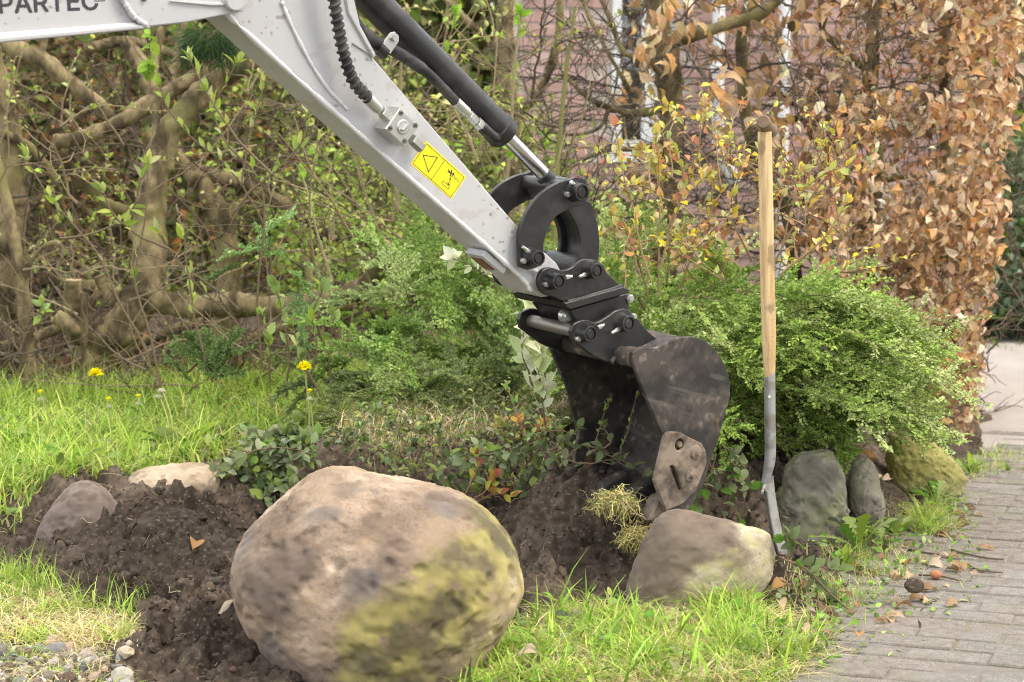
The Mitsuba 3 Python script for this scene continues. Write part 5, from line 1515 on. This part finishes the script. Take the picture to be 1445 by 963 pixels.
LAWN = zone([(-80, 556), (40, 566), (140, 556), (300, 548), (420, 532), (500, 520), (560, 545), (590, 590), (520, 606), (460, 620), (400, 625), (330, 645), (250, 665), (190, 676), (130, 690), (70, 715), (30, 760), (-80, 790)])
turf(LAWN, 22000, .05, .13, FRESH, gr, straw=.12, w=.0056, lean=(.3, 1.4), label='fresh green grass on the bank at left', patchy=.34)
turf(zone([(420, 545), (560, 520), (680, 510), (740, 520), (770, 590), (650, 620), (560, 640), (450, 630)]), 11000, .05, .15, [(.34, .48, .11), (.28, .40, .09), (.42, .50, .16)], gr, straw=.30, lean=(.4, 1.6), label='mixed green and straw coloured grass on the bank edge', patchy=.3)
turf(zone([(605, 520), (680, 508), (690, 545), (640, 560), (610, 545)]), 700, .12, .22, FRESH, gr, lean=(.5, 1.3), w=.004, label='taller tuft of fresh grass below the small shrub')
FRONTL = zone([(-70, 800), (30, 812), (90, 845), (160, 868), (200, 880), (185, 905), (120, 925), (40, 915), (-70, 905)])
turf(FRONTL, 9000, .03, .075, FRESH, gr, straw=.42, w=.0050, lean=(.4, 1.6), label='short yellowing grass at the bottom left', patchy=.2)
turf(zone([(-40, 792), (60, 815), (150, 856), (230, 870), (200, 880), (80, 850), (-40, 820)]), 800, .06, .12, FRESH, gr, label='longer grass blades at the edge of the loose soil')
turf(zone([(20, 900), (180, 905), (215, 900), (210, 925), (150, 980), (20, 985)]), 1100, .015, .045, FRESH, gr, straw=.5, patchy=.45, f=14, label='sparse grass growing through the gravel')
FRONTC = zone([(640, 985), (690, 915), (730, 880), (800, 862), (880, 862), (960, 866), (1040, 858), (1096, 866), (1130, 890), (1180, 915), (1150, 950), (1080, 985)])
turf(FRONTC, 15000, .03, .085, FRESH, gr, straw=.42, w=.0050, lean=(.4, 1.7), label='bright green grass between the two boulders in the foreground', patchy=.30)
turf(zone([(985, 862), (1040, 850), (1080, 880), (1060, 930), (1000, 920)]), 1500, .06, .12, FRESH, gr, lean=(.4, 1.3), label='dense tuft of long grass in front of the right boulder')
turf(zone([(1280, 752), (1300, 728), (1335, 735), (1350, 765), (1320, 775)]), 800, .07, .13, FRESH, gr, lean=(.4, 1.2), label='fine grass tuft on the pavement edge under the hedge', w=.003)
turf(verge, 8000, .02, .075, FRESH, gr, straw=.5, patchy=.47, f=9, w=.003, label='thin grass and moss along the pavement edge')
turf(zone([(1340, 660), (1400, 640), (1450, 640), (1450, 690), (1370, 690)]), 900, .03, .10, FRESH, gr, straw=.2, patchy=.45, f=8, label='weedy grass strip at the bend of the path')
turf(Polygon([(1.9, 10.7), (6, 10.7), (6, 12.5), (1.9, 12.5)]), 5000, .04, .09, [(.16, .27, .05), (.2, .3, .06)], gr, w=.008, label='lawn strip beyond the far path')
for poly, n in ((LAWN, 1500), (FRONTC, 700)):
    turf(poly, n, .06, .13, FRESH[:3] + [(.22, .36, .08)], gr, w=.0095, lean=(.3, 1.3), patchy=.4, label='broad grass blades among the finer grass of the ' + ('bank' if n > 1000 else 'foreground'))
turf(zone([(-60, 570), (140, 566), (300, 556), (420, 540), (430, 560), (300, 580), (140, 592), (-60, 598)]), 2600, .10, .20, FRESH, gr, lean=(.2, .9), label='tall grass along the far edge of the bank under the trees')
turf(GRAVEL.buffer(.02), 1300, .02, .06, FRESH, gr, straw=.7, patchy=.44, f=12, lean=(.6, 1.8), label='straw and grass lying over the gravel')
# tangled straw on the bank edge and the tuft of dead grass on the heap
def straw_mass(poly, n, hmin, hmax, r, name='dry_grass', label=None, zoff=.03, col=STRAW):
    x, y = in_zone(poly, n, r)
    z = soil_z(x, y) + r.uniform(0, zoff, len(x))
    mb = MB()
    blades(mb, x, y, z, r.uniform(hmin, hmax, len(x)), np.full(len(x), .0024), r.uniform(.9, 1.9, len(x)), tints(col, len(x), .25, r), r, 5)
    tag(put(name, mb, 'dry', color=True), label=label, kind='stuff')


straw_mass(zone([(470, 640), (560, 580), (700, 565), (790, 585), (770, 630), (700, 650), (600, 660), (500, 655)]), 2600, .05, .15, gr, zoff=.09, label='pale dead stalks spilling down the dug face')
straw_mass(zone([(480, 600), (580, 565), (700, 560), (780, 580), (770, 615), (700, 645), (600, 655), (520, 645)]), 1700, .05, .14, gr, label='matted dead grass on the edge of the bank')
straw_mass(zone([(520, 640), (700, 600), (760, 620), (700, 660), (590, 690)]), 500, .05, .12, gr, label='dark dead stems hanging over the dug edge', col=[(.20, .15, .10), (.28, .22, .13)])
k = thing('straw_clump', 'clump of yellow dead grass lying on the soil heap under the bucket', 'grass clump')
c = at(868, 712, 5.72)
n = 1300
th, ph_ = gr.uniform(0, 2 * np.pi, n), gr.uniform(-.3, 1.5, n)
o = np.stack([np.cos(th) * np.cos(ph_), np.sin(th) * np.cos(ph_), np.sin(ph_)], 1) * gr.uniform(.5, 1, (n, 1)) * [.064, .05, .036]
low = gr.uniform(size=n) < .4
o[low] = o[low] * .7 + [.055, -.01, -.085]
mb = MB()
for p in c + o:
    w_ = wander(p, gr.normal(0, 1, 3) * [1, .8, .6] + [0, -.3, -.25], gr.uniform(.02, .065), gr, 5, .6, .3)
    mb.add(*tube(w_, .0009, 3, False), tints([(.46, .40, .15), (.36, .32, .12), (.58, .52, .26), (.24, .24, .08), (.16, .13, .06)], 1, .3, gr)[0])
put('stalks', mb, 'dry', k, color=True, kind='stuff')

# ------------------------------------------------------------------ dandelions and rosettes
YEL = (.86, .82, .02)


def dandelion(label, px, py, Y, base, open_=1.0, r=gr):
    k = thing('dandelion', label, 'flower')
    top = at(px, py, Y)
    b = at(*base, Y); b[2] = float(zt(b[0], b[1]))
    put('stem', trimesh.Trimesh(*tube(spl([b, (b + top) / 2 + [.006, 0, 0], top - [0, 0, .006]], 10), np.linspace(.003, .0024, 10), 6), process=False), 'dry', k, color=np.tile([.25, .30, .10], (62, 1)), smooth=True)
    fl = MB()
    n = int(150 * open_) + 30
    th = r.uniform(0, 2 * np.pi, n)
    el = r.uniform(.15, 1.45, n) if open_ > .6 else r.uniform(1.0, 1.5, n)
    D = np.stack([np.cos(th) * np.cos(el), np.sin(th) * np.cos(el), np.sin(el)], 1)
    scatter(fl, 'long', top + D * .002, D, np.tile([0, 0, 1.], (n, 1)) + r.normal(0, .2, (n, 3)), (.0245 if open_ > .6 else .014) * r.uniform(.8, 1.1, n), tints([YEL, (.88, .76, .02)], n, .08, r), .8)
    put('flower_head', fl, 'leaf', k, color=True, smooth=False)
    cx = MB()
    n = 16
    th = np.arange(n) / n * 6.283
    D = np.stack([np.cos(th) * .8, np.sin(th) * .8, np.full(n, .5)], 1)
    scatter(cx, 'long', np.tile(top - [0, 0, .008], (n, 1)), D * [1, 1, 1 if open_ > .6 else -1], np.tile([0, 0, 1.], (n, 1)), .016, tints([(.24, .30, .14), (.4, .42, .3)], n, .1, r), 1)
    put('calyx', cx, 'leaf', k, color=True, smooth=False)


dandelion('open yellow dandelion in front of the gnarled trunk', 135, 530, 7.0, (133, 600))
dandelion('open yellow dandelion right of the bent trunk', 430, 521, 6.75, (436, 590))
dandelion('half closed dandelion bud nearest the left picture edge', 57, 557, 6.9, (82, 610), .3)
dandelion('half closed dandelion bud low in the grass just right of the open one', 153, 567, 6.85, (156, 610), .3)
dandelion('small dandelion bud half hidden in the grass between the two open ones', 195, 563, 6.95, (198, 610), .25)
dandelion('closed dandelion bud under the right open flower', 437, 556, 6.6, (440, 610), .15)
k = thing('dandelion', 'gone over dandelion with drooping pale bracts on a long bent stalk', 'flower')
for px, py, bx in ((228, 548, 246), (224, 556, 240)):
    top, b = at(px, py, 6.75), at(bx, 640, 6.72)
    put('stem', trimesh.Trimesh(*tube(spl([b, (b + top) / 2 + [.01, 0, .01], top], 10), .0026, 6), process=False), 'dry', k, color=np.tile([.34, .38, .12], (62, 1)), smooth=True)
    cx = MB()
    th = np.arange(14) / 14 * 6.283
    scatter(cx, 'long', np.tile(top, (14, 1)), np.stack([np.cos(th), np.sin(th), np.full(14, -.5)], 1), np.tile([0, 0, 1.], (14, 1)), .02, (.42, .42, .30))
    put('bracts', cx, 'leaf', k, color=True)


def rosette(label, px, py, n, size, cols, kind='lobed', name='dandelion_plant', cat='weed', r=gr, el=(.35, 1.1), width=.75):
    k = thing(name, label, cat)
    c = ground_at(px, py)
    th = np.arange(n) / n * 6.283 + r.normal(0, .3, n)
    e = r.uniform(*el, n)
    D = np.stack([np.cos(th) * np.cos(e), np.sin(th) * np.cos(e), np.sin(e)], 1)
    leaf_parts(k, kind, c + D * .01, D, np.tile([0, 0, 1.], (n, 1)) + r.normal(0, .15, (n, 3)), size * r.uniform(.7, 1.2, n), cols, r, width=width)


ROS = [(.20, .36, .06), (.27, .42, .09), (.15, .28, .05), (.32, .44, .14)]
for lb, x, y, n, s, kd in [('tall dandelion leaves standing against the narrow upright stone', 1214, 780, 8, .125, 'lobed'), ('dandelion leaf rosette at the foot of the upright stones', 1244, 775, 9, .10, 'lobed'), ('bright lobed leaves on the verge before the mossy stone', 1322, 712, 8, .10, 'lobed'),
                           ('broad pointed leaves beside the fine grass tuft', 1266, 760, 6, .09, 'ovate'), ('weed with long bright leaves at the bend of the path', 1368, 672, 9, .10, 'long'), ('small weed leaves on the paving at the right picture edge', 1425, 680, 7, .08, 'long'),
                           ('small green seedling leaves by the upright stone base', 1192, 800, 8, .05, 'ovate'), ('broad dandelion leaves deep in the lawn left of centre', 250, 640, 9, .16, 'ovate'), ('broad upright leaves in the lawn below the gone over dandelion', 216, 600, 6, .14, 'ovate'),
                           ('lone broad leaves in the lawn above the soil covered boulder', 95, 668, 6, .12, 'ovate'), ('broad leaves in the grass under the right open dandelion', 450, 612, 8, .14, 'ovate'), ('dark rosette in the grass right of the flat tan stone', 330, 620, 7, .10, 'lobed'),
                           ('wide leaved weed at the left of the lawn', 30, 640, 7, .12, 'ovate'), ('pale leaves in the middle of the bank grass', 340, 600, 6, .11, 'ovate'), ('single upright young leaf before the muddy boulder', 884, 868, 2, .06, 'ovate')]:
    rosette(lb, x, y, n, s, ROS if 'dark' not in lb else CREEP, kd, el=(.5, 1.3) if 'tall' in lb or 'upright' in lb else (.3, 1.0), width=.85 if kd == 'lobed' else .62)

# ------------------------------------------------------------------ fallen leaves and twigs
fr_ = np.random.default_rng(110)
FALL = [(.40, .28, .17), (.52, .40, .27), (.26, .15, .09), (.58, .48, .36), (.46, .27, .12), (.19, .125, .085)]
LIT = zone([(1150, 810), (1220, 765), (1300, 720), (1370, 720), (1390, 800), (1350, 880), (1240, 910), (1150, 870)])
SPOT = [zone([(1100, 850), (1180, 830), (1260, 900), (1200, 940), (1110, 920)]), zone([(380, 600), (480, 600), (760, 580), (760, 640), (480, 660)]), zone([(1150, 650), (1250, 620), (1260, 700), (1190, 720)])]


TONE = ['tan brown', 'pale tan', 'dark rust', 'light beige', 'bright orange brown', 'dark brown']
HOW = {'curled': 'rolled', 'curled_more': 'crumpled'}
MARKS = {'the acorn': (1320, 838), 'the black lump': (1290, 828), 'the fine grass tuft': (1312, 752), 'the spade blade': (1108, 812), 'the forked twig': (1380, 830), 'the muddy boulder': (1080, 850), 'the upright grey green stone': (1165, 785), 'the moss covered stone': (1310, 690),
         'the big boulder': (640, 690), 'the creamy creeper': (760, 600), 'the grey green leaf mound': (410, 640), 'the right open dandelion': (430, 600), 'the bucket': (800, 640)}
MARK_AT = {k: ground_at(*q)[:2] for k, q in MARKS.items()}
RANK = ['nearest to', 'second nearest to', 'third nearest to', 'fourth nearest to', 'fifth nearest to', 'sixth nearest to', 'seventh nearest to', 'eighth nearest to', 'ninth nearest to']
ranked = {}


todo = []
for poly, n, group, sz, lift in ((LIT, 74, 'brown leaves scattered along the pavement edge', .040, .004), (SPOT[0], 16, 'brown leaves in the grass right of the muddy boulder', .048, .02), (SPOT[1], 14, 'brown leaves caught on the dug bank', .05, .03),
                                 (SPOT[2], 12, 'brown leaves between the upright stones', .055, .01)):
    for x, y in np.stack(in_zone(poly, n, fr_), 1):
        mark = min(MARK_AT, key=lambda k: np.hypot(*(MARK_AT[k] - (x, y))))
        todo.append((float(np.hypot(*(MARK_AT[mark] - (x, y)))), x, y, ['curled', 'curled_more'][fr_.integers(2)], fr_.integers(6), mark, group, sz, lift))


def fallen(x, y, kind, tone, label, group, sz, r, lift):
    k = thing('fallen_leaf', label, 'leaf', group)
    d_, s_, n_ = frames(unit([[r.normal(), r.normal(), r.normal(.05, .25)]]), unit([[r.normal(0, .6), r.normal(-.25, .5), 1.0]]))
    z = sz * r.uniform(.65, 1.3)
    m = np.eye(4)
    m[:3, 0], m[:3, 1], m[:3, 2] = d_[0] * z, s_[0] * z * r.uniform(.6, 1.1), n_[0] * z
    m[:3, 3] = (x, y, max(float(soil_z(np.array([x]), np.array([y]))[0]), -.002 if pave_dist(x, y) > .02 else -9) + lift)
    scene[k] = {**leaf_ply(kind, FALL[tone]), 'to_world': T(m.tolist())}


for _, x, y, kind, tone, mark, group, sz, lift in sorted(todo, key=lambda t: t[0]):
    look = f'{TONE[tone]} {HOW[kind]} fallen leaf'
    q = ranked[(look, mark)] = ranked.get((look, mark), -1) + 1
    fallen(x, y, kind, tone, f'{look}, {RANK[q]} {mark}', group, sz, fr_, lift)
fallen(*ground_at(765, 948)[:2], 'curled', 3, 'pale fallen leaf in the foreground grass close to the big boulder', None, .05, fr_, .03)
fallen(*ground_at(278, 778)[:2], 'curled', 4, 'single leaf lying on the loose soil left of the big boulder', None, .05, fr_, .01)
LITTER = zone([(-80, 470), (480, 470), (480, 545), (300, 560), (140, 566), (-80, 570)])
x, y = in_zone(LITTER, 900, fr_)
mb = MB()
n = len(x)
scatter(mb, 'curled', np.stack([x, y, soil_z(x, y) + .01], 1), fr_.normal(size=(n, 3)) * [1, 1, .25], fr_.normal(0, .5, (n, 3)) + [0, 0, 1], .05 * fr_.uniform(.6, 1.3, n), tints([(.10, .072, .046), (.15, .10, .06), (.07, .052, .035), (.22, .13, .065)], n, .25, fr_))
tag(put('leaf_litter', mb, 'leaf', color=True, smooth=True), label='dark leaf litter under the trees', kind='stuff')
for lb, px in [('thin dark twig lying across the pavers at the right', [(1340, 800), (1362, 806), (1392, 812), (1416, 814)]), ('short forked twig on the pavers below the leaf litter', [(1366, 822), (1380, 830), (1414, 834)]), ('pale twig at the edge of the leaf litter', [(1280, 788), (1310, 800), (1340, 808)]),
               ('brown twig lying beside the grass in the lower right', [(1296, 830), (1326, 838), (1356, 846)])]:
    p = np.array([ground_at(*q) for q in px]); p[:, 2] = np.maximum(p[:, 2], -.002) + .006
    key = thing('twig', lb, 'twig')
    scene[key] = mikit.ply(trimesh.Trimesh(*tube(spl(p, 14), np.linspace(.0035, .002, 14), 6), process=False), 'dry', smooth=True, color=np.tile([.13, .095, .07], (14 * 6 + 2, 1)))
key = thing('acorn', 'round reddish brown acorn on the pavement edge', 'acorn')
m = trimesh.creation.icosphere(3); m.apply_scale((.016, .013, .012)); c = ground_at(1320, 838); m.apply_translation((c[0], c[1], max(c[2], -.002) + .012))
scene[key] = mikit.ply(m, 'dry', smooth=True, color=np.tile([.36, .16, .08], (len(m.vertices), 1)))
# fine roots hanging out of the dug soil
mb = MB()
x, y = in_zone(SOIL, 420, fr_)
for a, b, c in zip(x, y, soil_z(x, y)):
    w_ = wander((a, b, c + .004), fr_.normal(0, 1, 3) * [1, 1, .4] + [0, 0, .1], fr_.uniform(.03, .10), fr_, 6, .5, .12)
    mb.add(*tube(w_, .0009, 3, False), tints([(.28, .21, .14), (.16, .12, .09), (.38, .31, .2)], 1, .2, fr_)[0])
tag(put('roots', mb, 'dry', color=True), label='fine roots in the dug soil', kind='stuff')

wr = np.random.default_rng(130)
for poly, n, sz, lb in ((LAWN, 1500, .030, 'small broad leaved weeds in the bank lawn'), (zone([(440, 570), (600, 545), (770, 560), (790, 610), (700, 655), (560, 650), (470, 630)]), 1100, .024, 'low mixed weeds on the edge of the dug bank'), (verge, 1500, .018, 'tiny weeds along the pavement edge'),
                        (FRONTC, 420, .024, 'small broad leaved weeds in the foreground grass')):
    x, y = in_zone(poly, n, wr)
    n = len(x)
    q = nz(x, y, 9, 61) > .45
    x, y, n = x[q], y[q], int(q.sum())
    mb = MB()
    D = unit(wr.normal(size=(n, 3)) * [1, 1, .4] + [0, -.2, .45])
    scatter(mb, 'ovate', np.stack([x, y, soil_z(x, y) + wr.uniform(.0, .05, n)], 1), D, unit(wr.normal(0, .4, (n, 3)) + [0, -.2, 1]), sz * wr.uniform(.6, 1.6, n), tints(ROS + CREEP[:2], n, .25, wr), .9)
    tag(put('weeds', mb, 'leaf', color=True, smooth=True), label=lb, kind='stuff')
